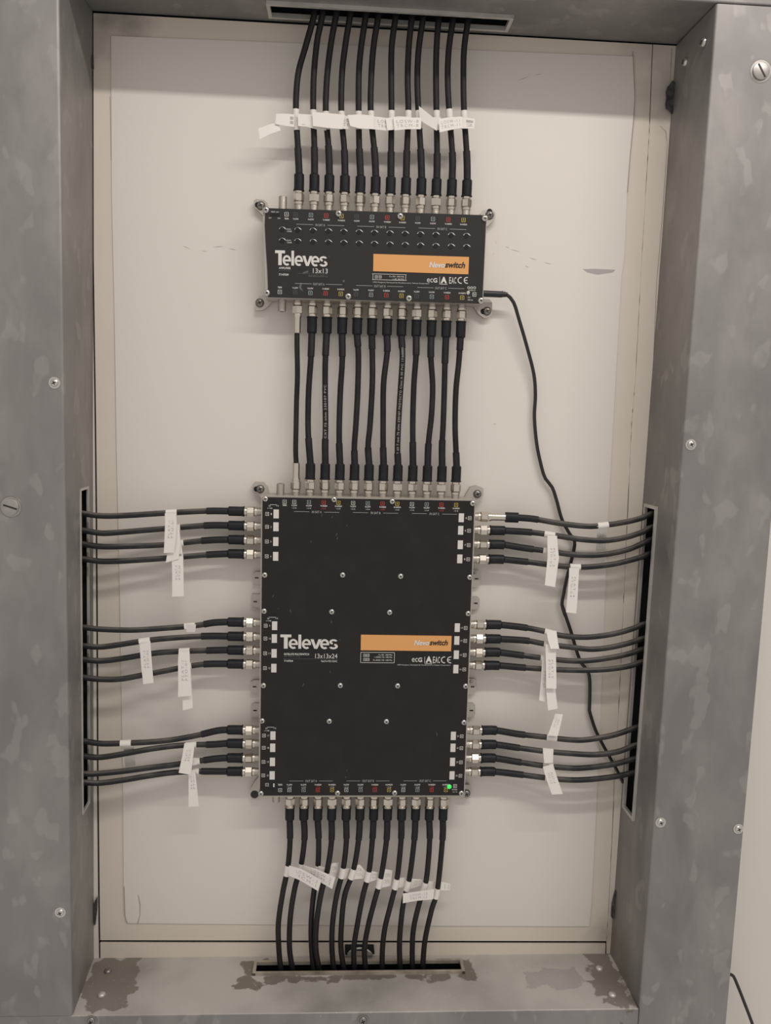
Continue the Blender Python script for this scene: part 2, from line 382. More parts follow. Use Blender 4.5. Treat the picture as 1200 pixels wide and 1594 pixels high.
# ---- trunking frame
def trunking(name, label, fr, bk, o, u0, u1, us, slot_d, width, m, rimm, R=.004, rim_h=.0026, rim_w=.0019):
    """fr/bk: functions of u -> front and back line of the inner face; o: outward direction"""
    fwd = V((0, -1, 0))
    def inner(u, d): return bk(u).lerp(fr(u), d/D)
    root = empty(name, fr((u0+u1)/2)+o*(width/2), label, 'cable trunking', 'trunking frame around the niche')
    cols = [lambda u: inner(u, 0)+o*width, lambda u: inner(u, D)+o*width]
    for k in range(6, -1, -1):
        a = math.pi/2*k/6
        cols.append(lambda u, a=a: inner(u, D-R)+o*R-o*(R*math.cos(a))+fwd*(R*math.sin(a)))
    d1, d2 = slot_d
    cols += [lambda u: inner(u, d1), lambda u: inner(u, d2), lambda u: inner(u, 0)]
    lev = [u0, us[0], us[1], u1]; nc = len(cols)
    vs = [c(u) for u in lev for c in cols]; fs = []
    for j in range(3):
        for i in range(nc-1):
            if j == 1 and i == nc-3: continue
            fs.append((j*nc+i, j*nc+i+1, (j+1)*nc+i+1, (j+1)*nc+i))
    fs += [tuple(range(nc)), tuple(3*nc+i for i in range(nc))]
    mb = MB(); mb.add(vs, fs, m); mb.build('casing', root, True, 30)
    # black box standing in for the shade inside the duct
    mb = MB(); c0 = [inner(us[0], d1), inner(us[1], d1), inner(us[1], d2), inner(us[0], d2)]
    gvec = (c0[1]-c0[0]).normalized()*.01; hv = (c0[0]-c0[3]).normalized()*.006
    big = [c0[0]-gvec+hv, c0[1]+gvec+hv, c0[2]+gvec-hv, c0[3]-gvec-hv]
    dp = o*.045; vs = [p+o*.001 for p in big]+[p+dp for p in big]
    mb.add(vs, [(4, 5, 6, 7), (0, 1, 5, 4), (1, 2, 6, 5), (2, 3, 7, 6), (3, 0, 4, 7)], M['cavity']); mb.build('duct_shade', root, False)
    # folded lip round the slot
    mb = MB(); 
    for i in range(4):
        p, q = c0[i], c0[(i+1) % 4]; t = (q-p).normalized(); s = (t.cross(o)).normalized()
        mb.box((p+q)/2-o*(rim_h/2-.0005), t, s, o, (q-p).length/2+rim_w, rim_w, rim_h/2+.0005, rimm)
    mb.build('slot_lip', root, False)
    return root, inner
def line(p, q): return lambda u, p=p, q=q: V(p).lerp(V(q), u)
def zline(xa, za, xb, zb, y):
    return lambda z: V((xa+(xb-xa)*(z-za)/(zb-za), y, z))
ZT, ZB = .7131, -.4158
tl, innL = trunking('steel_trunking', 'left upright galvanised steel trunking with a slot for twelve cables',
    zline(-.3252, .678, -.327, -.416, -D), zline(-.3216, .712, -.3322, -.414, 0), V((-1, 0, 0)), ZB+.0006, ZT+.0005, (-.197, .185), (.0515, .0225), .17, M['galv'], M['rim'], R=.0035, rim_h=.0012, rim_w=.0014)
tr, innR = trunking('steel_trunking', 'right upright galvanised steel trunking beside the bare wall',
    zline(.3421, .7123, .3353, -.4161, -D), zline(.3411, .7136, .3333, -.4196, 0), V((1, 0, 0)), -.75, ZT-.0012, (-.206, .179), (.046, .0125), .1075, M['galv'], M['rim'], R=.003)
tt, innT = trunking('steel_trunking', 'top horizontal galvanised steel trunking with cables coming down through its slot',
    lambda x: V((x, -D, ZT)), lambda x: V((x, 0, ZT+.0012)), V((0, 0, 1)), -.6, .7, (-.124, .1395), (.047, .017), .14, M['galv'], M['rim'], R=.002, rim_h=.004)
tb, innB = trunking('steel_trunking', 'bottom horizontal galvanised steel trunking with brown stains round its slot',
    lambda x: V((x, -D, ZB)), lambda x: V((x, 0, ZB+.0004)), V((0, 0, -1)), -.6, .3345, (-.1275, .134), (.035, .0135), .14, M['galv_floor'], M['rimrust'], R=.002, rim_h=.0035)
N_ = V((0, -1, 0))
for px, py in ((85, 596), (94, 1420)): screw(tl, at(px, py, -D), N_, .0042, washer=True)
slotted(tl, at(17, 789, -D), N_, .0088, -.3, 'large slotted bolt')
for px, py in ((1075, 692), (1028, 1280), (1149, 1290)): screw(tr, at(px, py, -D), N_, .0042, washer=True)
slotted(tr, at(1184, 111, -D), N_, .0092, 2.14, 'large slotted bolt')
def on_face(px, py, P0, n): d = ray(px, py); return CAM+d*((P0-CAM).dot(n)/d.dot(n))
for px, py in ((1096, 66), (1067, 97)): screw(tr, on_face(px, py, innR(.65, .05), V((1, 0, 0))), V((-1, 0, 0)), .0048)
for px, py in ((168, 1512), (158, 1549), (933, 1508), (953, 1549)):
    screw(tb, on_face(px, py, V((0, 0, ZB+.0004)), V((0, 0, 1))), V((0, 0, 1)), .0048, M['rim'] if px != 168 else M['darkscrew'], 'rivet', slot='none')
for px, py in ((142, 1589), (565, 1588)): screw(tb, at(px, py, -D), N_, .0048, M['darkscrew'], washer=True)
# torn-out notches and foam plugs where the trunking meets the wall
def notch(parent, pts, y, nm='foam_plug'):
    mb = MB(); mb.prism([at(x, q, y) for x, q in pts], V((0, .003, 0)), M['foam']); mb.build(nm, parent, False)
notch(tr, [(1043, 131), (1047, 125), (1050.5, 128), (1050.5, 177), (1046, 176), (1043, 171), (1038, 168), (1037, 162), (1038.5, 150), (1037.6, 142), (1040, 134)], -.006)
notch(tr, [(958, 1387), (961, 1389), (958, 1412), (954, 1432), (952, 1428), (953, 1408)], -.0065)
notch(tl, [(146, 1406), (151, 1397), (150.5, 1418), (148, 1440), (146, 1440)], -.0035)
notch(tl, [(140, 92), (144.5, 84), (145, 106), (142, 106)], -.0035)

# ================================================================== DEVICES
YP = -.036; YPORT = -.0205
def ports(root, bases, axis):
    for b in bases:
        mb = MB(); mb.lathe(b-axis*.004, axis, [(0, .0046), (.0105, .0046)], M['port'], 14); mb.build('port', root)
def stub(root, b, axis, L):
    mb = MB(); mb.lathe(b-axis*.004, axis, [(0, .0046), (.004+L, .0046), (.0043+L, .0042)], M['port'], 16); mb.lathe(b+axis*(L+.0001), axis, [(0, .0022), (.0004, .0022)], M['ink'], 10)
    mb.build('port', root, label='open unused port')
def ear(root, out, hole, y0=-.0012, th=.007, key=None, sm=None, nm='mounting_ear'):
    mb = MB(); front = [at(x, q, y0-th) for x, q in out]; mb.prism(front, V((0, th, 0)), M['zamak']); e = mb.build(nm, root, True, 50)
    bev = e.modifiers.new('soft_edge', 'BEVEL'); bev.width = .0012; bev.segments = 2
    if hole:
        c = at(hole[0], hole[1], y0-th-.0001); mb = MB()
        mb.lathe(c, N_, [(0, .0050), (.0002, .0050)], M['cavity'] if sm != 'open' else M['ink'], 18)
        if key: c2 = at(hole[0]+key[0], hole[1]+key[1], y0-th-.0001); mb.lathe(c2, N_, [(0, .0032), (.0002, .0032)], M['cavity'], 14)
        mb.build('screw_hole', e)
        if sm != 'open': screw(e, at(hole[0], hole[1], y0-th-.0003), N_, .0046, M['darkscrew'], 'mounting_screw')
COLR = ['white', 'grey', 'teal', 'red', 'yellow', 'grey', 'teal', 'red', 'yellow', 'grey', 'teal', 'red', 'yellow']
CAPT = ['TERR', 'V-LOW', 'H-LOW', 'V-HIGH', 'H-HIGH']+['V-LOW', 'H-LOW', 'V-HIGH', 'H-HIGH']*2
def port_icon(pl, mb, cx, cy, m, kind, s=1.0):
    """tray with an arrow; kind: in (arrow down into tray), out (arrow leaving downwards), left, right"""
    rot = {'in': (1, 0, 0, 1), 'out': (1, 0, 0, -1), 'left': (0, 1, -1, 0), 'right': (0, 1, 1, 0)}[kind]
    lift = [.00030]
    def R(x, y, w, h):
        lift[0] += .00002; c = pl.pt(cx, cy, lift[0]); a = pl.ux*(MM*s); b = pl.uz*(MM*s)
        P = []
        for i, j in ((-1, -1), (1, -1), (1, 1), (-1, 1)):
            X, Y = x+i*w/2, y+j*h/2
            P.append(c+a*(X*rot[0]+Y*rot[2])+b*(X*rot[1]+Y*rot[3]))
        mb.add(P, [(0, 1, 2, 3)], m)
    if kind in ('in', 'out'):
        R(-2.7, -.3, .65, 6); R(2.7, -.3, .65, 6); R(0, -3, 6, .65); R(0, 1.1, .6, 4.6); R(0, -.7, 1.7, .7)
        R(-2.1, 2.6, 1.2, .6); R(2.1, 2.6, 1.2, .6)
    else:
        R(-2.7, 0, .75, 5.6); R(2.7, 0, .75, 5.6); R(0, -2.7, 6, .75); R(-2, 2.5, 1.6, .7); R(2, 2.5, 1.6, .7); R(0, 1, .7, 4.6); R(0, -.6, 2, .8)
def marks(root, pl, xs, y_icon, y_cap, kind, cols, sub=None):
    for (x, dy), cn, cp in zip(xs, cols, CAPT):
        mb = MB(); port_icon(pl, mb, x, y_icon+dy, M[cn], kind, .95)
        w = 1.75*len(cp)
        pl.text(mb, cp, x-w/2, y_cap+dy-1.3, x+w/2, y_cap+dy+1.3, M['white'], bold=.02)
        if sub and cp != 'TERR': pl.text(mb, '1-23 dB', x-3.2, sub+dy-.9, x+3.2, sub+dy+.9, M['white'] if cn != 'red' else M['red'])
        mb.build('port_mark', root, False)
def satline(root, pl, xa, xb, y, dy, st):
    mb = MB(); xm = (xa+xb)/2
    L = (xb-xa)/2-12
    pl.rect(mb, xa+L/2, y-dy*.33, L, .6, M['dim']); pl.rect(mb, xb-L/2, y+dy*.33, L, .6, M['dim'])
    pl.text(mb, st, xm-9 if len(st) > 8 else xm-7.5, y-1.8, xm+9 if len(st) > 8 else xm+7.5, y+1.8, M['dim'], bold=.01)
    mb.build('group_lettering', root, False)
def dipswitch(root, pl, x, y, w=12, a='0', b='15'):
    mb = MB(); pts = []
    for k in range(12):
        q = 2*math.pi*k/12; pts.append(pl.pt(x+math.cos(q)*2.2+(w/2-2 if math.cos(q) > 0 else -w/2+2), y+math.sin(q)*2.2, .0002))
    mb.add(pts, [tuple(range(12))], M['cavity'])
    pl.rect(mb, x, y+3.6, w*.9, .6, M['white']); pl.text(mb, a, x-w/2-2, y+4.4, x-w/2+1, y+6.6, M['white']); pl.text(mb, b, x+w/2-1, y+4.2, x+w/2+2.5, y+6.4, M['white'])
    pl.text(mb, '-/+ 10dB', x-7-w/4, y+8, x+1-w/4, y+10, M['white'], bold=.01)
    mb.build('switch_slot', root, False)

def televes(root, pl, x0, y0, x1, y1):
    """bold wordmark drawn from its letter shapes: box in pixels"""
    mb = MB(); w = x1-x0; h = y1-y0
    o = pl.pt(x0, y1, .0004); ww = (at(x1, y1, pl.y)-at(x0, y1, pl.y)).length; hh = (at(x0, y0, pl.y)-at(x0, y1, pl.y)).length
    def pt(u, v, l=0): return o+pl.ux*(u*ww)+pl.uz*(v*hh)+V((0, -l, 0))
    m = M['white']
    def poly(ps, l=0): mb.add([pt(u, v, l) for u, v in ps], [tuple(range(len(ps)))], m)
    def ring(cx, cy, rx, ry, tx, ty, a0, a1, n=22):
        vs = []
        for i in range(n+1):
            a = math.radians(a0+(a1-a0)*i/n); c, s_ = math.cos(a), math.sin(a)
            vs += [pt(cx+rx*c, cy+ry*s_), pt(cx+(rx-tx)*c, cy+(ry-ty)*s_)]
        mb.add(vs, [(2*i, 2*i+1, 2*i+3, 2*i+2) for i in range(n)], m)
    # T with its long bar
    poly([(0, .80), (.19, .80), (.19, .99), (0, .99)]); poly([(.062, .02), (.128, .02), (.128, .80), (.062, .80)])
    def e(cx):
        ring(cx, .345, .080, .345, .040, .135, 0, 305)
        poly([(cx-.075, .275), (cx+.079, .275), (cx+.080, .40), (cx-.075, .40)], .00006)
    e(.225)
    poly([(.312, .02), (.362, .02), (.362, .99), (.312, .99)])
    e(.452)
    poly([(.520, .68), (.590, .02), (.643, .02), (.714, .68), (.660, .68), (.617, .22), (.576, .68)])
    e(.768)
    # s: two opposed bowls
    ring(.922, .505, .072, .185, .040, .125, 20, 255, 16); ring(.922, .195, .078, .195, .042, .130, -160, 75, 16)
    mb.build('brand_lettering', root, False)
    mb2 = MB(); ring2 = glyphs('o'); c = pt(1.02, .62)
    mb2.add([c+pl.ux*(u*.0014)+pl.uz*(v*.0014) for u, v in ring2[0]], ring2[1], M['grey']); mb2.build('trademark_dot', root, False)

def orange(root, pl, poly, nx, sw, y0, y1):
    mb = MB(); mb.prism([at(x, q, pl.y-.0004) for x, q in poly], V((0, .0003, 0)), M['orange']); b = mb.build('orange_band', root, False, label='orange band with the range name')
    mb = MB(); pl.text(mb, 'Nevo', nx[0], y0, nx[1], y1, M['white'], lift=.0007, bold=.035, shear=.25)
    pl.text(mb, 'switch', sw[0], y0-.4, sw[1], y1, M['ink'], lift=.0007, bold=.03, shear=.25); mb.build('range_lettering', b, False)

def marks_row(root, pl, X, Y, s=1.0):
    """ecG, A, EAC and CE approval marks, X = x positions"""
    mb = MB()
    pl.text(mb, 'ec', X[0], Y-3, X[0]+9*s, Y+3, M['white'], bold=.0); pl.text(mb, 'G', X[0]+9.6*s, Y-3.6, X[0]+16*s, Y+3.4, M['white'], bold=.03)
    pl.rect(mb, X[1]-2.2, Y+.2, .6, 11, M['white']); pl.rect(mb, X[1]+4, Y+6, 11, .8, M['white'])
    pl.text(mb, 'A', X[1]-.8, Y-5.6, X[1]+9*s, Y+4.4, M['white'], bold=.06)
    pl.text(mb, 'E', X[2], Y-5, X[2]+3.1*s, Y+5, M['white'], bold=.01); pl.text(mb, 'A', X[2]+3.7*s, Y-5, X[2]+7.4*s, Y+5, M['white'], bold=.01); pl.text(mb, 'C', X[2]+8*s, Y-5, X[2]+11*s, Y+5, M['white'], bold=.01)
    def arc(cx, bar):
        vs = []; n = 14
        for i in range(n+1):
            a = math.radians(75+(285-75)*i/n)
            for r in (5.3, 3.9): vs.append(pl.pt(cx+r*math.cos(a)*s, Y-r*math.sin(a), .0003))
        mb.add(vs, [(2*i, 2*i+1, 2*i+3, 2*i+2) for i in range(n)], M['white'])
        if bar: pl.rect(mb, cx-2, Y, 4.2, 1.3, M['white'])
    arc(X[3]+5, False); arc(X[3]+14.5*s, True)
    mb.build('approval_marks', root, False)

# ---------------------------------------------------------------- amplifier
pa = Plate((412, 325), (757, 336.3), (417, 462), YP)
amp = empty('signal_amplifier', at(584, 470, 0), 'wide black signal amplifier with two rows of trim knobs, above the larger multiswitch', 'amplifier')
mb = MB(); ch = [(408.6, 324), (758, 335.3), (751.6, 473), (414, 464)]
mb.prism([at(x, q, YP+.0018) for x, q in ch], V((0, .0315, 0)), M['zamak']); mb.build('chassis', amp, False)
mb = MB(); cov = [(413, 323.8), (757, 335), (750.6, 472.8), (417.2, 462.3), (417, 445), (416, 420), (413.8, 385), (412, 350)]
mb.prism([at(x, q, YP) for x, q in cov], V((0, .0016, 0)), M['blackamp']); mb.build('cover', amp, False)
ear(amp, [(394.7, 312), (399, 309.6), (411, 311), (416, 316), (420, 327), (418, 336), (409, 335), (396.5, 323.5)], (406, 320), key=(-5, -1))
ear(amp, [(395.4, 480), (397.5, 468), (404, 461), (419, 462), (426, 466), (418, 476), (410, 482.5), (398, 483.5)], (404.4, 471.5))
ear(amp, [(748, 332), (752, 327), (766, 326.5), (771.7, 332), (770, 341), (758.8, 352), (748, 350)], (762, 334.8), key=(0, -5.5))
ear(amp, [(735, 474), (744, 466), (762, 466), (766, 471), (766, 488), (762, 493), (754, 495.5), (745, 489)], (758, 484.3), key=(-6, .5))
for px, py in ((414, 327), (527, 332.6), (623, 336.6), (754.5, 340)): screw(amp, at(px, py, YP), N_, .0037, rot=random.random())
for px, py in ((415.5, 456), (542, 461.5), (636.5, 464.5), (748.5, 468)): screw(amp, at(px, py, YP), N_, .0037, rot=random.random())
TX = [464.7, 488.5, 511.6, 535.8, 559.9, 583.4, 606.8, 630.6, 654.4, 677.9, 701.7, 725.1]
def yl(x, a, b): return a[1]+(b[1]-a[1])*(x-a[0])/(b[0]-a[0])
AT = [at(x, yl(x, (412, 322.4), (757, 334)), YPORT) for x in TX]
MX = [380+c/2.857 for c in (237, 303, 369, 438, 505, 571, 638, 703, 769, 836, 902, 967)]
ZA_B = at(600, 468, YP).z
AB = [V((at(x, 480, YPORT).x, YPORT, at(x, yl(x, (417, 462), (750.6, 472.8)), YP).z)) for x in MX]
UPV, DNV, LFV, RTV = V((0, 0, 1)), V((0, 0, -1)), V((-1, 0, 0)), V((1, 0, 0))
ports(amp, AT, UPV); ports(amp, AB, DNV)
stub(amp, at(440, 322.8, YPORT), UPV, .0115)
xb = at(439, 470, YPORT).x; stub(amp, V((xb, YPORT, at(439, 463, YP).z)), DNV, .0135)
sl = lambda x: (x-446)*11.3/345
AX = [446]+[460.2+23.75*i for i in range(12)]
marks(amp, pa, [(x, sl(x)) for x in AX], 333.2, 340.2, 'in', COLR)
AX2 = [435.5]+[459.5+23.62*i for i in range(12)]
marks(amp, pa, [(x, (x-446)*10.6/333) for x in AX2], 455.0, 447.6, 'out', COLR)
for i, st in enumerate(('IN SAT A', 'IN SAT B', 'IN SAT C')): satline(amp, pa, 462+95*i, 535+95*i, 350.2+3.0*i, 2.6, st)
for i, st in enumerate(('OUT SAT A', 'OUT SAT B', 'OUT SAT C')): satline(amp, pa, 460+95*i, 532+95*i, 442.2+3.1*i, 2.0, st)
for row, yy in ((0, 357.2), (1, 374.6)):
    for i in range(13):
        x = 439+24*i-(.1*i); y = yy+(x-439)*9.8/286; mb = MB()
        c = pa.pt(x, y, .0002); mb.lathe(c, N_, [(0, .0027), (.0003, .0027)], M['cavity'], 14)
        vs = []; n = 10
        for k in range(n+1):
            a = math.radians(150-130*k/n); t = k/n; w = 1.7*math.sin(math.pi*min(1, .15+t*.85))
            for r in (6.2, 6.2-w-.5): vs.append(pa.pt(x+.6+math.cos(a)*r, y+2-math.sin(a)*r, .0004))
        mb.add(vs, [(2*k, 2*k+1, 2*k+3, 2*k+2) for k in range(n)], M['white'])
        mb.build('trim_knob', amp, False)
    mb = MB(); pa.text(mb, 'GAIN', 446, yy-1.6, 452.5, yy+.4, M['white']); pa.text(mb, '-20dB', 446, yy+1.6, 454, yy+3.8, M['white']); mb.build('knob_lettering', amp, False)
mb = MB(); pa.slab(mb, 428, 333.8, 13, 4.6, .0004, M['cavity']); pa.text(mb, 'TERR. DC', 421.5, 328.6, 434, 330.8, M['white']); pa.text(mb, 'OFF', 418, 338.2, 422.5, 340.2, M['white']); pa.text(mb, 'ON', 432, 338.6, 436, 340.8, M['white']); mb.build('switch_slot', amp, False)
televes(amp, pa, 428, 389.2, 509.5, 413)
mb = MB(); pa.text(mb, 'AMPLIFIER', 434, 415.3, 452.5, 418.6, M['white'], bold=.02); pa.text(mb, '714709', 434, 425.6, 449, 429, M['white'], bold=.02)
pa.text(mb, '13x13', 487, 417.6, 510, 425, M['white']); pa.text(mb, 'Ref.NEVO-AMP-13', 480, 428, 509.5, 431, M['grey'], bold=.02)
pa.rect(mb, 443, 421.6, 18, .5, M['grey']); pa.rect(mb, 487, 426.4, 45, .5, M['grey']); mb.build('model_lettering', amp, False)
orange(amp, pa, [(581.2, 395.2), (730, 400), (729, 427), (580.8, 422)], (667.5, 692.5), (692.5, 724), 407.5, 416.6)
mb = MB()
for dx, dy, w, h in ((25.5, -4.6, 51, .6), (25.5, 4.4, 51, .6), (0, 0, .6, 9), (51, 0, .6, 9)): pa.rect(mb, 580.5+dx, 430.8+dy+dx*.028, w, h, M['white'])
for dx in (5, 11): port_icon(pa, mb, 580.5+dx, 431, M['white'], 'left', .7)
pa.text(mb, '12 x 950 - 2400 MHz', 606, 429, 629, 431.4, M['white']); pa.text(mb, '1 x 88 - 860 MHz', 611, 433.2, 629, 435.4, M['white'])
pa.text(mb, '100% Designed, Developed & Manufactured in Televes Corporation', 580.5, 438.2, 668, 440.4, M['white']); mb.build('rating_lettering', amp, False)
marks_row(amp, pa, (664.5, 686.5, 699, 712.5), 436.4)
mb = MB()
for k, dx in enumerate((-4.6, 0, 4.6)):
    mb.lathe(pa.pt(734+dx, 448, .0002), N_, [(0, .0015), (.0002, .0015)], M['white'], 10); mb.lathe(pa.pt(734+dx, 448, .00042), N_, [(0, .0009), (.0001, .0009)], M['black'], 10)
pa.rect(mb, 734, 448.2, 4, .6, M['white']); pa.text(mb, 'POWER IN', 729, 451, 740, 453, M['white']); mb.lathe(pa.pt(728.5, 456, .0002), N_, [(0, .0020), (.0004, .0020), (.0008, .0012)], M['screw'], 12)
port_icon(pa, mb, 738.5, 458.4, M['white'], 'right', .95); pa.text(mb, '12V', 728, 461.8, 732, 464, M['white']); pa.text(mb, '0.8A max', 728, 465.6, 736, 467.8, M['white']); mb.build('power_lettering', amp, False)

# ---------------------------------------------------------------- multiswitch
pm = Plate((408, 772.5), (739, 778.5), (404, 1239), YP)
ms = empty('satellite_multiswitch', at(564, 1245, 0), 'large black satellite multiswitch panel with ports on all four sides and a green light', 'multiswitch')
mb = MB(); ch = [(406.6, 771.5), (740.3, 777.6), (723.2, 1240), (402.4, 1240.4)]
mb.prism([at(x, q, YP+.0018) for x, q in ch], V((0, .0315, 0)), M['zamak']); mb.build('chassis', ms, False)
mb = MB(); cov = [(408.6, 774), (738.6, 780), (721.8, 1238.2), (404.6, 1238.6)]
mb.prism([at(x, q, YP) for x, q in cov], V((0, .0016, 0)), M['black']); mb.build('cover', ms, False)
ear(ms, [(393, 754), (397, 750), (410, 751), (416, 758), (420, 772), (410, 779), (399, 767)], (405, 761.3), key=(-6, 0))
ear(ms, [(722, 776), (732, 758), (741.5, 755.4), (752.5, 760), (752.5, 770), (743, 784), (728, 784)], (743, 769))
ear(ms, [(388, 1237), (390, 1228), (397, 1216), (406, 1206), (408, 1240), (401, 1244.5), (392, 1244.5)], (396.3, 1236.6), sm='open')
ear(ms, [(718, 1221.5), (731, 1222), (733.5, 1230), (733, 1241), (729, 1243), (716, 1243)], (726, 1235))
for (x0, q0, x1, q1) in ((393.6, 890, 408, 909), (391.4, 925, 408, 948), (390.2, 1059, 406, 1079), (391, 1095, 406, 1117), (728, 888, 747.6, 914), (728, 929, 746.6, 949), (722, 1057, 741.6, 1081), (722, 1095, 739.8, 1117)):
    left = x0 < 500
    out = [(x0, q0), (x1, q0), (x1, q1), (x0, q1-5)] if (q1-q0 > 22) == left else [(x0, q0+3), (x0+4, q0), (x1, q0), (x1, q1), (x0, q1)]
    if not left: out = [(x0, q0), (x1-3, q0), (x1, q0+3), (x1, q1-6), (x1-6, q1), (x0, q1)]
    mb = MB(); mb.prism([at(x, q, -.0062) for x, q in out], V((0, .005, 0)), M['zamak'])
    cx = x0+6 if left else x1-6; mb.box(at(cx, (q0+q1)/2, -.0063), V((1, 0, 0)), V((0, 1, 0)), V((0, 0, 1)), .0022, .0002, .0008, M['ink'])
    t = mb.build('side_tab', ms, True, 50)
    if not left and q1-q0 > 21 and q0 in (888, 1057): screw(t, at(x1-8, q0+4, -.0062), N_, .0024)
for px, py in ((413, 776.5), (520, 777.5), (610.5, 780.5), (735.6, 783.5), (412, 895), (411, 951.3), (410, 1067), (408, 1122), (406.2, 1235), (731, 898.5), (728.6, 955), (724.6, 1068), (722, 1124.4), (718, 1234.5),
               (533.3, 895), (623.6, 897), (516.3, 952.2), (606.4, 953.2), (529.6, 1067), (618.8, 1067.5), (512.4, 1122.6), (601.4, 1123), (525.4, 1234.4), (614.2, 1234)):
    screw(ms, at(px, py, YP), N_, .0034, rot=random.random()*1.5)
BX = [380+c/2.857 for c in (229, 292, 358, 423, 488, 552, 616, 680, 746, 811, 875, 939)]
MT = [at(x, yl(x, (408, 769.5), (739, 775)), YPORT) for x in BX]
CX = [360+c/3 for c in (274, 340, 405, 470, 538, 602, 666, 731, 797, 862, 927, 991)]
zms = at(560, 1238.5, YP).z
MBt = [V((at(x, 1250, YPORT).x, YPORT, zms-.0030)) for x in CX]
LY = [796.7, 819, 841, 863, 969, 991, 1012.5, 1034, 1136.4, 1157.4, 1180, 1201]
RY = [804, 825, 847, 870, 972, 994, 1015, 1035.4, 1136.7, 1158.7, 1180, 1201]
ML = [at(yl2, y, YPORT) for y in LY for yl2 in (407-(y-775)*.0092-1.5,)]
MR = [at(739-(y-780)*.0370+.6, y, YPORT) for y in RY]
ports(ms, MT, UPV); ports(ms, MBt, DNV); ports(ms, ML, LFV); ports(ms, MR, RTV)
stub(ms, at(436.4, 769.5, YPORT), UPV, .0125)
stub(ms, V((at(429.5, 1245, YPORT).x, YPORT, zms)), DNV, .0150)
WCOL = ['white', 'white', 'teal', 'red', 'yellow']+['white', 'teal', 'red', 'yellow']*2
MXI = [443]+[458+22.9*i for i in range(12)]
marks(ms, pm, [(x, (x-443)*5.2/285) for x in MXI], 780.8, 786.4, 'in', WCOL, sub=790.4)
MXO = [436]+[450.4+22.15*i for i in range(12)]
marks(ms, pm, [(x, 0) for x in MXO], 1230.2, 1221.6, 'out', WCOL, sub=1225.4)
for i, st in enumerate(('IN SAT A', 'IN SAT B', 'IN SAT C')): satline(ms, pm, 458+91.6*i, 528+91.6*i, 796.9+1.5*i, 1.5, st)
for i, st in enumerate(('OUT SAT A', 'OUT SAT B', 'OUT SAT C')): satline(ms, pm, 450.5+88.6*i, 518+88.6*i, 1215.8-.1*i, 0, st)
WL = [(429.8, 800), (429.5, 820), (429.2, 843), (429, 866), (427.4, 974), (427, 994), (426.6, 1017), (426.2, 1040), (424.8, 1145), (424.4, 1164), (424, 1186), (423.6, 1207)]
WR = [(718, 806), (717, 825.5), (716.4, 848), (715.6, 870), (711.7, 977), (711, 997), (710.2, 1019.2), (709.5, 1041.5), (705.6, 1145.5), (705, 1164), (704.3, 1186), (703.5, 1207)]
for i, ((x, y), (x2, y2)) in enumerate(zip(WL, WR)):
    mb = MB(); pm.slab(mb, x, y, 8, 13.6, .0004, M['white']); mb.build('label_field', ms, False)
    mb = MB(); pm.slab(mb, x2, y2, 8, 13.6, .0004, M['white']); mb.build('label_field', ms, False)
    nL = (i//4)*8+i % 4+1; nR = nL+4
    mb = MB(); port_icon(pm, mb, x-14, y, M['white'], 'left', .9); pm.text(mb, str(nL), x-8.4, y-1.3, x-(6.9 if nL < 10 else 5.6), y+1.5, M['white']); mb.build('port_mark', ms, False)
    mb = MB(); port_icon(pm, mb, x2+13.2, y2+.6, M['white'], 'right', .9); pm.text(mb, str(nR), x2+(6.4 if nR < 10 else 5.8), y2-.9, x2+8.6, y2+1.7, M['white']); mb.build('port_mark', ms, False)
dipswitch(ms, pm, 425.6, 782, 11); dipswitch(ms, pm, 424, 957.3, 12); dipswitch(ms, pm, 421.2, 1128.4, 12)
mb = MB(); pm.slab(mb, 420, 1227.8, 11, 4, .0003, M['cavity']); port_icon(pm, mb, 415.6, 1221.8, M['white'], 'out', .85); pm.rect(mb, 426.2, 1222.4, 2, 6, M['white']); mb.build('switch_slot', ms, False)
televes(ms, pm, 436.2, 987.4, 525.8, 1010)
mb = MB(); pm.text(mb, 'SATELLITE MULTISWITCH', 442, 1016.6, 481, 1019.8, M['white'], bold=.02); pm.text(mb, 'REF. NEVO 13 24', 442, 1020.8, 467, 1023, M['grey'], bold=.01)
pm.text(mb, '13x13x24', 490.6, 1017.6, 525, 1024.6, M['white']); pm.rect(mb, 483, 1025.7, 83, .5, M['grey']); pm.text(mb, '714704', 442, 1027.3, 456, 1030.3, M['white'], bold=.02); pm.text(mb, 'Ref.N-MS1324C', 500, 1027.6, 525, 1030.6, M['white']); mb.build('model_lettering', ms, False)
orange(ms, pm, [(561.8, 988), (703, 990), (702, 1013.8), (561.4, 1012.2)], (644, 668), (668.4, 697), 996.4, 1004.6)
mb = MB()
for dx, dy, w, h in ((26.2, -8, 52.4, .7), (26.2, 8, 52.4, .7), (0, 0, .7, 16), (52.4, 0, .7, 16)): pm.rect(mb, 561.4+dx, 1023.6+dy, w, h, M['white'])
for dx in (6.2, 11.2):
    for dy in (-3.2, 3.2): port_icon(pm, mb, 561.4+dx, 1023.4+dy, M['white'], 'left', .75)
for st, xa, y in (('13 x 950 - 2400 MHz', 589, 1019.4), ('1 x 88-862 / 950 - 2400 MHz', 582.6, 1023.0), ('24 x 88-862 / 950 - 2400 MHz', 580.4, 1027.6)): pm.text(mb, st, xa, y-1.3, 610.4, y+1.1, M['white'])
pm.text(mb, '100% Designed, Developed & Manufactured in Televes Corporation', 618.6, 1034, 700.6, 1036.2, M['white']); mb.build('rating_lettering', ms, False)
marks_row(ms, pm, (641, 663.2, 673.6, 686.6), 1027.2)
mb = MB(); mb.lathe(at(699.2, 1224.4, YP), N_, [(0, .0028), (.001, .0027), (.0019, .0018), (.0023, .0002)], M['led'], 16); mb.build('status_light', ms, label='glowing green status light')
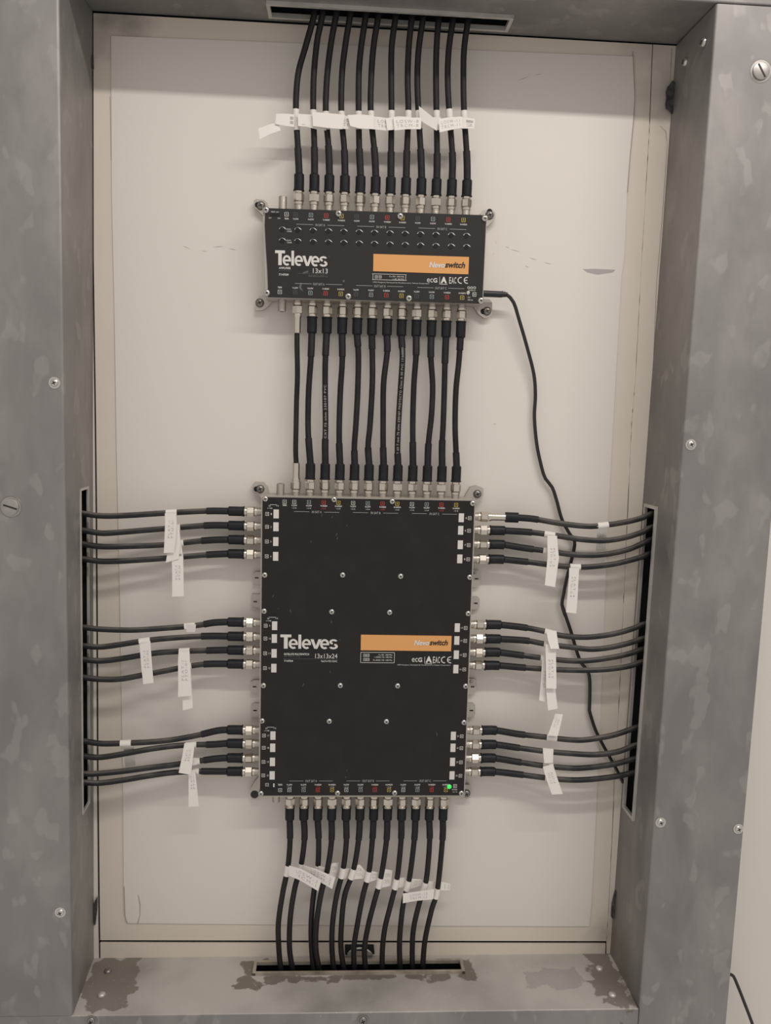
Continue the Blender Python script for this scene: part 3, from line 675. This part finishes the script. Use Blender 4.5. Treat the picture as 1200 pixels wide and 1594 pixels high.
mb = MB(); port_icon(pm, mb, 708.4, 1223.6, M['white'], 'right', .95); pm.text(mb, 'POWER', 703.4, 1228, 711.6, 1230.2, M['white']); pm.text(mb, '12V 1A', 704.6, 1231.8, 711.6, 1233.6, M['white']); mb.build('power_lettering', ms, False)
# worn scratches on the covers
mb = MB()
rs = random.Random(5)
for px, py, l in ((501, 802, 5), (517, 805, 4), (524, 832, 7), (525, 838, 5), (484, 843, 4), (540, 818, 3), (433, 947, 4), (452, 951, 7), (425, 928, 6), (516, 968, 6), (472, 1066, 8), (540, 1199, 4), (538, 1210, 3), (514, 1046, 5), (680, 1143, 7)):
    a = rs.uniform(.6, 2.2); dx, dy = math.cos(a)*l/2, math.sin(a)*l/2
    mb.add([pm.pt(px-dx, py-dy, .00015), pm.pt(px+.6, py, .00015), pm.pt(px+dx, py+dy, .00015), pm.pt(px-.6, py, .00015)], [(0, 1, 2, 3)], M['grey'])
mb.build('cover_scratch', ms, False)
mb = MB()
for pts in ([(467.5, 440), (470, 440.5), (469, 448), (472, 454), (466.5, 450), (465, 447)], [(533, 436), (537, 436), (536, 439.5), (533.5, 439)], [(471, 424), (480, 421), (479.5, 424.5), (472, 426)]):
    mb.add([pa.pt(x, q, .00015) for x, q in pts], [tuple(range(len(pts)))], M['grey'])
mb.build('cover_scratch', amp, False)

# ================================================================== CABLES
RC, RS, RB = .0034, .0041, .0057
ORD = ['first', 'second', 'third', 'fourth', 'fifth', 'sixth', 'seventh', 'eighth', 'ninth', 'tenth', 'eleventh', 'twelfth']
def connector(root, base, axis, style='boot'):
    """nut assembly on a port; returns distance from the port base where the boot starts"""
    rot = random.random()*1.05
    b = base+axis*.0040
    mb = MB(); mb.lathe(b, axis, [(0, .0046), (0, .0053), (.0022, .0053), (.0026, .0049), (.0030, .0058)], M['nickel'], 20, False)
    prof = [(.0030, .0052), (.0036, .0061), (.0112, .0061), (.0120, .0053)]
    mb.lathe(b, axis, prof, M['nickel'], 6, True, rot)
    mb.build('hex_nut', root, True, 25)
    mb = MB(); mb.lathe(b+axis*.0118, axis, [(0, .0048), (.0012, .0050), (.0032, .0050), (.0048, .0046)], M['nickel'], 18); mb.build('collar', root)
    return .0185
def flag(root, rows, ys, text=None, orient='h', span=(.12, .88), tw=(.2, .8), bulge=.0, name='paper_tag', th=.0004):
    """rows: list of pixel pairs (edge a, edge b) along the strip; ys: depth of first and last row"""
    mb = MB(); n = len(rows); A = []; B = []
    for i, (a, b) in enumerate(rows):
        y = ys[i] if len(ys) == n else lerp(ys[0], ys[-1], i/(n-1))
        y -= bulge*math.sin(math.pi*i/(n-1)) if n > 1 else 0
        A.append(at(*a, y)); B.append(at(*b, y))
    vs = A+B+[p+V((0, th, 0)) for p in A]+[p+V((0, th, 0)) for p in B]
    fs = []
    for i in range(n-1):
        fs += [(i, i+1, n+i+1, n+i), (2*n+i, 3*n+i, 3*n+i+1, 2*n+i+1), (i, 2*n+i, 2*n+i+1, i+1), (n+i, n+i+1, 3*n+i+1, 3*n+i)]
    fs += [(0, n, 3*n, 2*n), (n-1, 3*n-1, 4*n-1, 2*n-1)]
    mb.add(vs, fs, M['paper']); t = mb.build(name, root, True, 60)
    if text:
        def S(s, q):
            s = min(max(s, 0), .9999)*(n-1); i = int(s); f = s-i
            return A[i].lerp(A[i+1], f).lerp(B[i].lerp(B[i+1], f), q)+V((0, -.00012, 0))
        mb = MB()
        for k, st in enumerate(text):
            vs, fs = glyphs(st, bold=0.0, space=1.35)
            lo_, hi_ = (tw[0], (tw[0]+tw[1])/2-.05) if k == 0 else ((tw[0]+tw[1])/2+.05, tw[1])
            out = []
            for u, v in vs:
                if orient == 'h': s = lerp(span[0], span[1], u); q = lerp(hi_, lo_, v)
                elif orient == 'ccw': s = lerp(span[1], span[0], u); q = lerp(hi_, lo_, v)
                else: s = lerp(span[0], span[1], u); q = lerp(1-hi_, 1-lo_, v)
                out.append(S(s, q))
            mb.add(out, fs, M['tagink'])
        mb.build('tag_print', t, False)
    return t
def wrap(root, path, key, q, half, r=None):
    """paper band glued round the cable"""
    i = path.nearest(q, key); s = path.s[i]
    mb = MB(); mb.tube(path.sub(s-half, s+half, 4), (r or RC)+.0005, M['paper'], 14); return mb.build('paper_wrap', root)
def cable(label, group, base, axis, pts, m, sleeve=.048, boot=.018, base2=None, axis2=None, sleeve2=.02, style='boot', rc=RC):
    root = empty('coaxial_cable', base, label, 'cable', group)
    s0 = connector(root, base, axis)
    P = [base+axis*s0*.55, base+axis*s0, base+axis*(s0+boot)]+pts
    if base2 is not None:
        s2 = connector(root, base2, axis2); P += [base2+axis2*(s2+boot), base2+axis2*s2, base2+axis2*s2*.55]
    path = Path(P); o = s0*.45
    mb = MB(); mb.tube(path.p, rc, m, 12); mb.build('jacket', root)
    jit = random.uniform(-.001, .001)
    def boot_at(a, sgn, slv):
        b1 = a+sgn*boot
        ss = path.sub(a, b1, 6)
        mb = MB(); mb.tube([ss[0], ss[0].lerp(ss[1], .05)]+ss[1:]+[path.pt(b1+sgn*.0015)], [RB-.0004]+[RB]*7+[RS+.0001], M['boot'], 16)
        # the rolled rim of the boot
        e = path.pt(a); ax = (path.pt(a+sgn*.002)-e).normalized(); mb.lathe(e, ax, [(.0, RB), (.0004, RB+.0006), (.0014, RB+.0006), (.002, RB)], M['boot'], 16, False)
        mb.build('rubber_boot', root)
        mb = MB(); mb.tube(path.sub(b1, b1+sgn*slv, 10), RS, M['sleeve'], 14); mb.build('heat_shrink_sleeve', root)
    def ferrule_at(a, sgn, extra):
        mb = MB(); mb.tube(path.sub(a-sgn*.002, a+sgn*.0195, 4), .0043, M['nickel'], 18); mb.build('crimp_ferrule', root)
        if extra:
            mb = MB(); mb.tube(path.sub(a+sgn*.0185, a+sgn*.034, 4), .0062, M['boot'], 16); mb.build('rubber_boot', root)
            mb = MB(); mb.tube(path.sub(a+sgn*.033, a+sgn*.058, 8), RS, M['sleeve'], 14); mb.build('heat_shrink_sleeve', root)
    if style == 'ferrule': ferrule_at(o, 1, base2 is None)
    else: boot_at(o, 1, sleeve)
    if base2 is not None:
        if style == 'ferrule': ferrule_at(path.L-o, -1, False)
        else: boot_at(path.L-o, -1, sleeve2)
    return root, path
fx = lambda p: p.x
fz = lambda p: p.z

# ---- twelve cables from the top slot to the amplifier
S1 = lambda c, y: (380+c[0]/2.857, c[1]/2.857, y)
top = [[(312,60),(275,200),(240,330),(230,480),(238,640)], [(348,65),(325,180),(310,330),(307,480),(312,650)], [(408,70),(385,200),(368,350),(363,500),(375,650)],
 [(470,75),(450,200),(435,330),(432,500),(445,660)], [(540,75),(520,210),(510,330),(509,500),(512,660)], [(595,80),(575,210),(565,350),(563,500),(580,680)],
 [(672,85),(656,210),(654,350),(655,500),(653,690)], [(745,85),(732,210),(727,350),(730,500),(723,690)], [(795,85),(776,220),(770,350),(775,500),(786,690)],
 [(865,88),(855,220),(853,350),(855,500),(858,690)], [(928,90),(910,220),(905,350),(912,500),(926,690)], [(995,92),(978,220),(975,350),(978,500),(990,690)]]
G = 'coax cables from the top slot to the amplifier'
TOPC = []
for i, w in enumerate(top):
    ds = [-.032, -.029, -.026, -.024, -.0215]
    pts = [at(*S1(c, d)[:2], d) for c, d in zip(w, ds)][::-1]
    e = pts[-1]; pts.append(e+V((.004, -.001, .035)))
    lab = f'black coax cable, {ORD[i]} from the left of twelve in the top slot'
    TOPC.append(cable(lab, G, AT[i], UPV, pts, M['jacket'], sleeve=.028+.002*(i % 3)))
def lowtxt(i): return ('LOSW-%d' % (i+1), 'TRCM-%d' % (i+1))
TF = {0: ([((402, 200), (404.5, 217)), ((418, 194), (420, 209)), ((433, 190), (437, 203))], (-.034, -.031), None),
      1: ([((486, 174), (487, 196)), ((510, 176), (509, 199)), ((537, 178.5), (533, 201))], (-.0335, -.034), None),
      2: ([((470, 193), (472, 196)), ((488, 195), (492, 201)), ((505, 196), (508, 203))], (-.030, -.030), None),
      3: ([((527, 179), (526, 200)), ((546, 181), (545, 201))], (-.032, -.031), ('LO', 'TR')),
      4: ([((541, 179), (545, 196)), ((560, 178), (560, 200)), ((582, 180), (582, 201))], (-.035, -.0345), None),
      5: ([((567, 180), (569, 200)), ((590, 182), (590, 202)), ((604, 184), (604, 203.5))], (-.032, -.033), ('LO6', 'TR6')),
      6: ([((600, 184), (603, 203)), ((620, 181), (620, 201)), ((640, 182), (639, 200.5))], (-.0345, -.0335), None),
      7: ([((612, 183), (614, 203)), ((634, 183), (634, 201)), ((656, 183), (655, 201))], (-.036, -.033), lowtxt(7)),
      8: ([((652, 165), (653, 187)), ((666, 176), (666, 195)), ((681, 189), (680, 203.5))], (-.031, -.037), None),
      9: ([((672, 182.5), (676, 202.5)), ((686, 182.5), (686, 202))], (-.031, -.030), None),
      10: ([((683, 185), (684, 206)), ((700, 182.5), (702, 202)), ((719, 181.5), (720, 199))], (-.036, -.034), lowtxt(10)),
      11: ([((714, 181.5), (716, 200)), ((739, 185), (738, 200))], (-.031, -.0315), ('  1', '  2'))}
for i, (rows, ys, tx) in TF.items():
    root, path = TOPC[i]
    zc = at(TX[i], 187, -.024).z
    wrap(root, path, fz, zc, .0095 if i not in (0, 10) else .011)
    flag(root, rows, ys, tx, 'h', span=(.1, .9) if tx and len(tx[0]) > 3 else (.45, .9))
    if i == 0:
        flag(root, [((430, 177), (428.5, 193)), ((445, 177), (445, 196)), ((458, 178), (458, 197.5))], (-.033, -.032), ('    1', '    1'), span=(.75, .95))
        flag(root, [((463, 177), (464, 196)), ((487, 178.5), (488, 198))], (-.030, -.030))

# ---- twelve patch cables between the amplifier and the multiswitch
S4 = lambda c: (380+c[0]/2.857, 450+c[1]/2.857)
mid = [[(235,260),(237,380),(233,500),(231,600),(229,720)], [(297,300),(287,450),(284,600),(288,690)], [(361,320),(360,450),(362,600),(360,700)], [(436,320),(428,450),(423,600),(423,700)],
 [(508,300),(505,450),(497,600),(490,700)], [(570,300),(570,420),(560,600),(551,700)], [(636,280),(620,420),(618,580),(618,700)], [(704,300),(697,420),(688,560),(682,700)],
 [(764,300),(755,420),(750,580),(750,700)], [(830,300),(838,430),(833,560),(820,680)], [(893,320),(890,450),(885,600),(880,700)], [(955,320),(942,450),(938,600),(942,720)]]
e1 = [0, 300, 295, 298, 255, 265, 275, 262, 292, 300, 325, 268]; e2 = [0, 668, 672, 692, 725, 712, 712, 738, 688, 697, 683, 738]
b1y = [0]+[195+1.5*i for i in range(1, 12)]; b2y = [0]+[780+1.9*i for i in range(1, 12)]
G = 'patch cables between the amplifier and the multiswitch'
for i, w in enumerate(mid):
    pts = [at(*S4(c), -.0225-.002*math.sin(2.1*k+i)) for k, c in enumerate(w)]
    lab = (f'black patch cable, {ORD[i]} from the left of twelve between amplifier and multiswitch' if i else 'thin leftmost patch cable with bare silver crimps between amplifier and multiswitch')
    root, path = cable(lab, G, AB[i], DNV, pts, M['jacket'], sleeve=max(.01, (e1[i]-b1y[i])*.00027), base2=MT[i], axis2=UPV, sleeve2=max(.01, (b2y[i]-e2[i])*.00027), style='boot' if i else 'ferrule', rc=RC if i else .0030)
    if i in (2, 7):      # print along the jacket
        vs, fs = glyphs('CXT 60 7 mm 75 ohm 230107 PROYECTO Class A 00 PVC 17/60000' if i == 7 else 'CXT 75 ohm 230107 PVC', space=1.15)
        a, b = (path.L*.20, path.L*.83) if i == 7 else (path.L*.42, path.L*.72)
        mb = MB(); out = []
        for u, v in vs:
            s = lerp(b, a, u); p = path.pt(s); t = (path.pt(s-.002)-path.pt(s+.002)).normalized(); f = V((0, -1, 0)); side = t.cross(f).normalized()*-1
            off = (v-.5)*.0026; out.append(p+side*off+f*(math.sqrt((RC+.00018)**2-off*off)))
        mb.add(out, fs, M['tagink']); mb.build('jacket_print', root, False)

# ---- twelve cables from the multiswitch down into the bottom slot
S5 = lambda c: (360+c[0]/3, 1230+c[1]/3)
bot = [[(274,240),(264,360),(240,480),(220,620),(222,740),(232,850)], [(342,220),(326,350),(296,460),(275,600),(272,740),(288,850)], [(408,230),(404,360),(385,480),(373,620),(375,740),(385,850)],
 [(468,235),(450,365),(420,480),(398,620),(395,740),(412,850)], [(537,240),(522,370),(492,490),(473,620),(470,740),(480,850)], [(594,235),(570,375),(530,490),(515,620),(512,740),(528,850)],
 [(658,240),(642,385),(615,490),(590,620),(572,740),(575,850)], [(724,240),(700,400),(668,520),(640,630),(622,740),(628,850)], [(792,240),(775,405),(748,520),(718,640),(706,740),(705,850)],
 [(854,235),(832,410),(805,520),(790,640),(785,740),(790,850)], [(926,240),(910,420),(880,520),(852,640),(845,740),(847,850)], [(986,230),(963,460),(935,560),(908,680),(898,760),(895,850)]]
G = 'coax cables from the multiswitch into the bottom slot'
BOTC = []
for i, w in enumerate(bot):
    ds = [-.022, -.0245, -.026, -.026, -.025, -.0245]
    yo = -.007 if i == 3 else 0
    pts = [at(*S5(c), d+yo*(0 if k in (0, 5) else 1)) for k, (c, d) in enumerate(zip(w, ds))]
    pts.append(pts[-1]+V((.003, 0, -.03)))
    lab = f'black coax cable, {ORD[i]} from the left of twelve from the multiswitch to the bottom slot'
    BOTC.append(cable(lab, G, MBt[i], DNV, pts, M['jacket'], sleeve=.024+.002*(i % 2), boot=.0165))
    mb = MB(); mb.lathe(MBt[i]+DNV*.0172, DNV, [(0, .0050), (.0003, .0063), (.0013, .0063), (.0016, .0050)], M['nickel'], 20, False); mb.build('flange_ring', BOTC[-1][0])
BW = [(447, 1355), (469, 1355), (494, 1354), (510, 1362), (531.5, 1361.5), (547, 1361), (572, 1365.5), (592, 1374), (615.5, 1374), (635.5, 1377), (662.5, 1381), (678.5, 1392)]
BFL = {0: ([((450, 1347.5), (449, 1363)), ((470, 1353), (466, 1370)), ((500, 1370), (495, 1387))], (-.0335, -.0445), True),
       1: ([((473, 1347), (471, 1357)), ((493, 1353), (490, 1368)), ((522, 1366), (517, 1384))], (-.0310, -.0415), True),
       2: ([((496, 1348), (495, 1360)), ((508, 1351), (506, 1366))], (-.030, -.031), False),
       3: ([((512, 1347), (510, 1367)), ((520, 1343), (519, 1369)), ((528, 1344), (525, 1367))], (-.030, -.020), True),
       4: ([((535, 1353), (534, 1368)), ((545, 1352), (543, 1367))], (-.026, -.021), False),
       5: ([((551, 1348), (549, 1369)), ((560, 1346), (560, 1368)), ((569, 1356), (568, 1368))], (-.026, -.021), True),
       6: ([((577, 1356), (575, 1373)), ((589, 1358), (588, 1369))], (-.026, -.021), True),
       7: ([((597, 1353), (594, 1382)), ((611, 1355), (608, 1379))], (-.026, -.021), True),
       8: ([((621, 1367), (619, 1382)), ((632, 1366), (630, 1381))], (-.026, -.021), False),
       9: ([((640, 1368), (638, 1384)), ((658, 1369), (656, 1378))], (-.026, -.021), True),
       10: ([((666, 1372), (664, 1389)), ((677, 1372), (675, 1388))], (-.026, -.021), False),
       11: ([((627, 1391), (627, 1406)), ((650, 1388), (650, 1402)), ((676, 1384), (674, 1400))], (-.037, -.034), True)}
for i, (rows, ys, tx) in BFL.items():
    root, path = BOTC[i]; wrap(root, path, fz, at(BW[i][0], BW[i][1], -.026).z, .0065)
    flag(root, rows, ys, lowtxt(i) if tx else None, 'h', span=(.3, .92) if i in (0, 1) else (.25, .8))
    if i == 11: flag(root, [((684, 1372), (683, 1386)), ((701, 1376), (700, 1386))], (-.025, -.021), ('11', '11'), 'h', span=(.5, .9))

# ---- left side cables
def SL(y0): return lambda c: (120+c[0]/4, y0+c[1]/4)
left = [(750, [(50,200),(150,212),(300,210),(540,195),(800,182)]), (750, [(50,305),(150,320),(260,315),(540,292),(800,272)]), (750, [(50,390),(150,403),(300,402),(540,392),(800,365)]), (750, [(50,482),(150,495),(300,492),(560,475),(800,455)]),
 (930, [(55,188),(150,198),(350,203),(560,190),(740,175),(850,157)]), (930, [(55,303),(150,308),(270,293),(420,270),(560,255),(745,243),(850,240)]), (930, [(55,388),(150,395),(270,382),(430,355),(560,340),(760,332)]), (930, [(55,500),(150,510),(270,508),(400,485),(560,455),(700,428),(800,415)]),
 (1100, [(55,217),(150,230),(280,228),(450,220),(600,205),(750,178),(870,150)]), (1100, [(55,310),(150,315),(300,292),(450,265),(600,245),(730,237),(850,235)]), (1100, [(55,418),(150,415),(300,400),(450,380),(600,362),(750,340),(850,325)]), (1100, [(55,472),(150,475),(300,455),(450,430),(600,410),(750,403)])]
G = 'coax cables between the left slot and the multiswitch'
LC = []
for i, (y0, w) in enumerate(left):
    n = len(w); S = SL(y0); pts = []
    for k, c in enumerate(w):
        t = k/(n-1); d = lerp(-.036, -.0215, min(1, t*1.25))-.003*math.sin(math.pi*t)
        pts.append(at(*S(c), d))
    pts = pts[::-1]; pts.append(pts[-1]+V((-.03, 0, .003)))
    lab = f'black coax cable, {ORD[i]} from the top of twelve entering the left slot'
    LC.append(cable(lab, G, ML[i], LFV, pts, M['dusty_lit'], sleeve=.026+.003*(i % 3)))
# ---- right side cables
def SR(x0, y0): return lambda c: (x0+c[0]/3.75, y0+c[1]/3.75)
right = [((720, 770), [(400,140),(550,165),(700,183),(800,182),(950,160),(1050,135),(1100,112)]), ((720, 770), [(400,220),(550,240),(700,262),(830,268),(950,250),(1050,218),(1105,190)]), ((720, 770), [(350,310),(500,330),(650,350),(800,352),(950,325),(1050,285),(1100,262)]), ((720, 770), [(400,395),(550,415),(700,423),(850,410),(950,390),(1050,362),(1095,342)]),
 ((700, 940), [(450,140),(560,162),(650,185),(780,195),(900,185),(1000,165),(1080,140),(1135,118)]), ((700, 940), [(450,215),(560,235),(700,252),(820,265),(930,255),(1050,228),(1130,202)]), ((700, 940), [(440,303),(560,318),(700,332),(820,330),(950,312),(1050,290),(1125,265)]), ((700, 940), [(440,373),(600,383),(750,388),(880,385),(980,375),(1060,360),(1118,340)]),
 ((700, 1080), [(400,235),(550,252),(700,268),(800,268),(950,242),(1050,210),(1095,195)]), ((700, 1080), [(400,315),(550,335),(700,348),(850,355),(980,338),(1085,300)]), ((700, 1080), [(400,398),(550,420),(680,432),(780,433),(950,412),(1080,380)]), ((700, 1080), [(400,470),(540,488),(650,500),(780,502),(950,485),(1075,460)])]
G = 'coax cables between the multiswitch and the right slot'
RCb = []
for i, (o0, w) in enumerate(right):
    n = len(w); S = SR(*o0); pts = []
    for k, c in enumerate(w):
        t = k/(n-1); d = lerp(-.0225, -.030, t)-.006*math.sin(math.pi*t)
        pts.append(at(*S(c), d))
    pts.append(pts[-1]+V((.03, 0, .006)))
    lab = f'black coax cable, {ORD[i]} from the top of twelve entering the right slot' if i else 'top cable with a bare silver crimp between the multiswitch and the right slot'
    RCb.append(cable(lab, G, MR[i], RTV, pts, M['dusty_lit'], sleeve=.030+.003*(i % 3), style='boot' if i else 'ferrule'))
# ---- paper tags on the side cables: (cable, wrap px x, rows, depths, text)
def ptxt(i): return ('PLAT-%d' % (i % 4+1), 'PTO-%02d' % (i+1))
TL = {0: (265, [((256.5, 799), (274, 799)), ((257, 812), (275, 812)), ((256, 838), (273.5, 838)), ((255, 861), (271, 860))], (-.031, -.034), 'ccw'),
      1: (272, [((262, 818), (279, 820)), ((263, 842), (281, 845)), ((258, 876), (278, 870))], (-.030, -.0315), None),
      2: (278, [((271, 840), (282, 842)), ((271, 862), (284, 862))], (-.0275, -.029), None),
      3: (276, [((267, 866), (285, 866)), ((268, 890), (285.5, 890)), ((268, 929), (286, 928))], (-.030, -.033), 'ccw'),
      4: (297, [((289, 972), (305, 972)), ((290, 984), (304, 984))], (-.0300, -.027), None),
      5: (225.5, [((217, 998), (234, 998)), ((218, 1015), (235, 1014)), ((220, 1040), (237, 1040)), ((223, 1065), (239, 1063))], (-.033, -.036), 'ccw'),
      6: (286.5, [((278, 1014), (295, 1014)), ((277, 1030), (295.5, 1030)), ((277.5, 1060), (297, 1060)), ((277, 1085), (298, 1083))], (-.031, -.034), 'ccw'),
      7: (290, [((284, 1040), (297, 1040)), ((284, 1075), (299, 1075)), ((284.5, 1106), (300, 1102))], (-.0285, -.0305), None),
      8: (199, [((190.5, 1156), (207.5, 1156)), ((193, 1170), (209, 1170)), ((195, 1195.5), (211.5, 1195))], (-.034, -.020), None),
      9: (295, [((287, 1157), (303, 1156)), ((284, 1175), (301, 1175)), ((278, 1203), (297, 1206))], (-.031, -.035), 'ccw'),
      10: (302, [((296, 1180), (307, 1180)), ((297, 1192), (307, 1190))], (-.0285, -.0285), None),
      11: (299, [((293, 1200), (303, 1198)), ((293.5, 1215), (305.5, 1215)), ((293.5, 1256), (309.5, 1255))], (-.0295, -.031), 'ccw')}
for i, (wx, rows, ys, o) in TL.items():
    root, path = LC[i]; wrap(root, path, fx, at(wx, rows[0][0][1], -.026).x, .0063)
    flag(root, rows, ys, ptxt(i) if o else None, o or 'h', span=(.30, .66), tw=(.28, .76))
TR = {0: (937, [((929.5, 819), (945, 819)), ((929, 840), (944, 840)), ((926, 875), (942, 875))], (-.036, -.012), 'cw'),
      1: (859.5, [((852, 834), (867, 834)), ((852, 850), (868, 850)), ((852.5, 868), (870, 868)), ((850, 890), (867, 890)), ((848, 911), (864, 914))], (-.036, -.040), 'cw'),
      2: (857, [((851, 862), (865, 862)), ((851, 880), (865, 880))], (-.034, -.034), None),
      3: (893.5, [((886, 884), (901.5, 884)), ((885.5, 900), (900.5, 900)), ((883, 930), (899, 930)), ((881, 953), (897, 955))], (-.037, -.038), 'cw'),
      4: (857, [((850.5, 982), (866, 982)), ((853, 997), (868, 997)), ((857, 1010), (870.5, 1010))], (-.036, -.043), None),
      5: (857.5, [((849, 1003), (865, 1003)), ((849.5, 1030), (865.5, 1030)), ((850, 1056), (866, 1056)), ((850, 1071.5), (866, 1072))], (-.038, -.0445), 'cw'),
      6: (851, [((844, 1022), (858, 1022)), ((842, 1060), (857, 1060)), ((839, 1090), (855, 1095))], (-.034, -.037), 'cw'),
      7: (857, [((850, 1045), (864, 1045)), ((850, 1075), (864.5, 1075)), ((853, 1106), (868, 1103))], (-.0375, -.0425), None),
      8: (859.5, [((864, 1111), (876, 1112)), ((860, 1124), (873, 1127)), ((852.5, 1145), (868, 1146))], (-.030, -.0365), 'cw'),
      9: (853.5, [((845.5, 1166), (861.5, 1166)), ((846, 1176), (861, 1177)), ((847, 1188), (860.5, 1187.5))], (-.0365, -.038), None),
      10: (853, [((847, 1190), (860, 1190)), ((848, 1196), (861, 1196))], (-.035, -.035), None),
      11: (855, [((845, 1194), (860.5, 1189)), ((850, 1212), (867, 1210)), ((859, 1237), (876, 1236))], (-.037, -.041), 'cw')}
for i, (wx, rows, ys, o) in TR.items():
    root, path = RCb[i]; wrap(root, path, fx, at(wx, rows[-1 if i == 8 else 0][0][1], -.031).x, .0063)
    flag(root, rows, ys, ptxt(i) if o else None, o or 'h', span=(.30, .66), tw=(.28, .76))

# ================================================================== power lead, stray cord, clip
pw = empty('power_lead', at(756, 458, YPORT), 'thin black power lead plugged into the right side of the amplifier', 'power cord')
mb = MB(); a = at(751, 457, YPORT); mb.lathe(a, (at(786, 458.6, YPORT)-a).normalized(), [(0, .0037), (.022, .0037), (.0235, .0032), (.0275, .0028)], M['cord'], 16); mb.build('plug', pw)
mb = MB()
for k, (x, q) in enumerate(((781, 457.6), (784.5, 458), (788, 458.7))): mb.lathe(at(x, q, YPORT), RTV, [(0, .0034-.0004*k), (.0013, .0034-.0004*k)], M['cord'], 14)
mb.build('strain_relief', pw)
cp = [(780, 457.8), (788.5, 458.8)]+[(730+x/3.322, 420+q/3.322) for x, q in ((230,168),(260,262),(300,400),(335,540),(343,650),(338,760),(350,900),(375,1020),(395,1080),(430,1125),(455,1200),(480,1290),(520,1365))]
cp += [(720+x/3.75, 770+q/3.75) for x, q in ((653,270),(650,320),(632,395),(605,500),(590,580),(580,640),(600,710))]+[(700+x/3.75, 940+q/3.75) for x, q in ((655,5),(680,80),(710,170),(745,290),(772,352),(806,392),(817,450),(817,550),(815,610))]
cp += [(700+x/3.75, 1080+q/3.75) for x, q in ((818,110),(850,210),(900,310),(950,400),(985,465),(1012,520))]
n = len(cp); pts = [at(x, q, lerp(YPORT, -.007, min(1, k/6))) for k, (x, q) in enumerate(cp)]
pp = Path(pts, .005); mb = MB()
mb.tube(pp.p, .0021, M['cord'], 10, flat=.7); mb.build('twin_cord', pw)
mb = MB(); cs = [at(1124, 1512, -.004), at(1134, 1516.5, -.006), at(1141, 1519, -.006), at(1148, 1534, -.005), at(1159, 1562, -.005), at(1171, 1594, -.005), at(1180, 1625, -.005)]
mb.tube(Path(cs, .004).p, .0021, M['cord'], 10); o = mb.build('loose_cord'); prop(o, 'short black cord hanging on the wall right of the right trunking', 'cord')
clip = empty('wall_clip', at(560, 1486, 0), 'small black clip with a metal loop on the wall behind the bottom cables', 'clip')
mb = MB(); mb.prism([at(x, q, -.006) for x, q in ((537, 1474.5), (582, 1474.5), (583, 1485), (578.5, 1486), (574, 1480), (545, 1480), (540, 1487), (537, 1486))], V((0, .006, 0)), M['cavity']); mb.build('clip_body', clip, False)
mb = MB(); arc = [at(560+19*math.cos(math.radians(a)), 1489-13*math.sin(math.radians(a)), -.0085) for a in range(8, 173, 11)]
mb.tube(arc, .0013, M['screw'], 8); mb.build('metal_loop', clip)
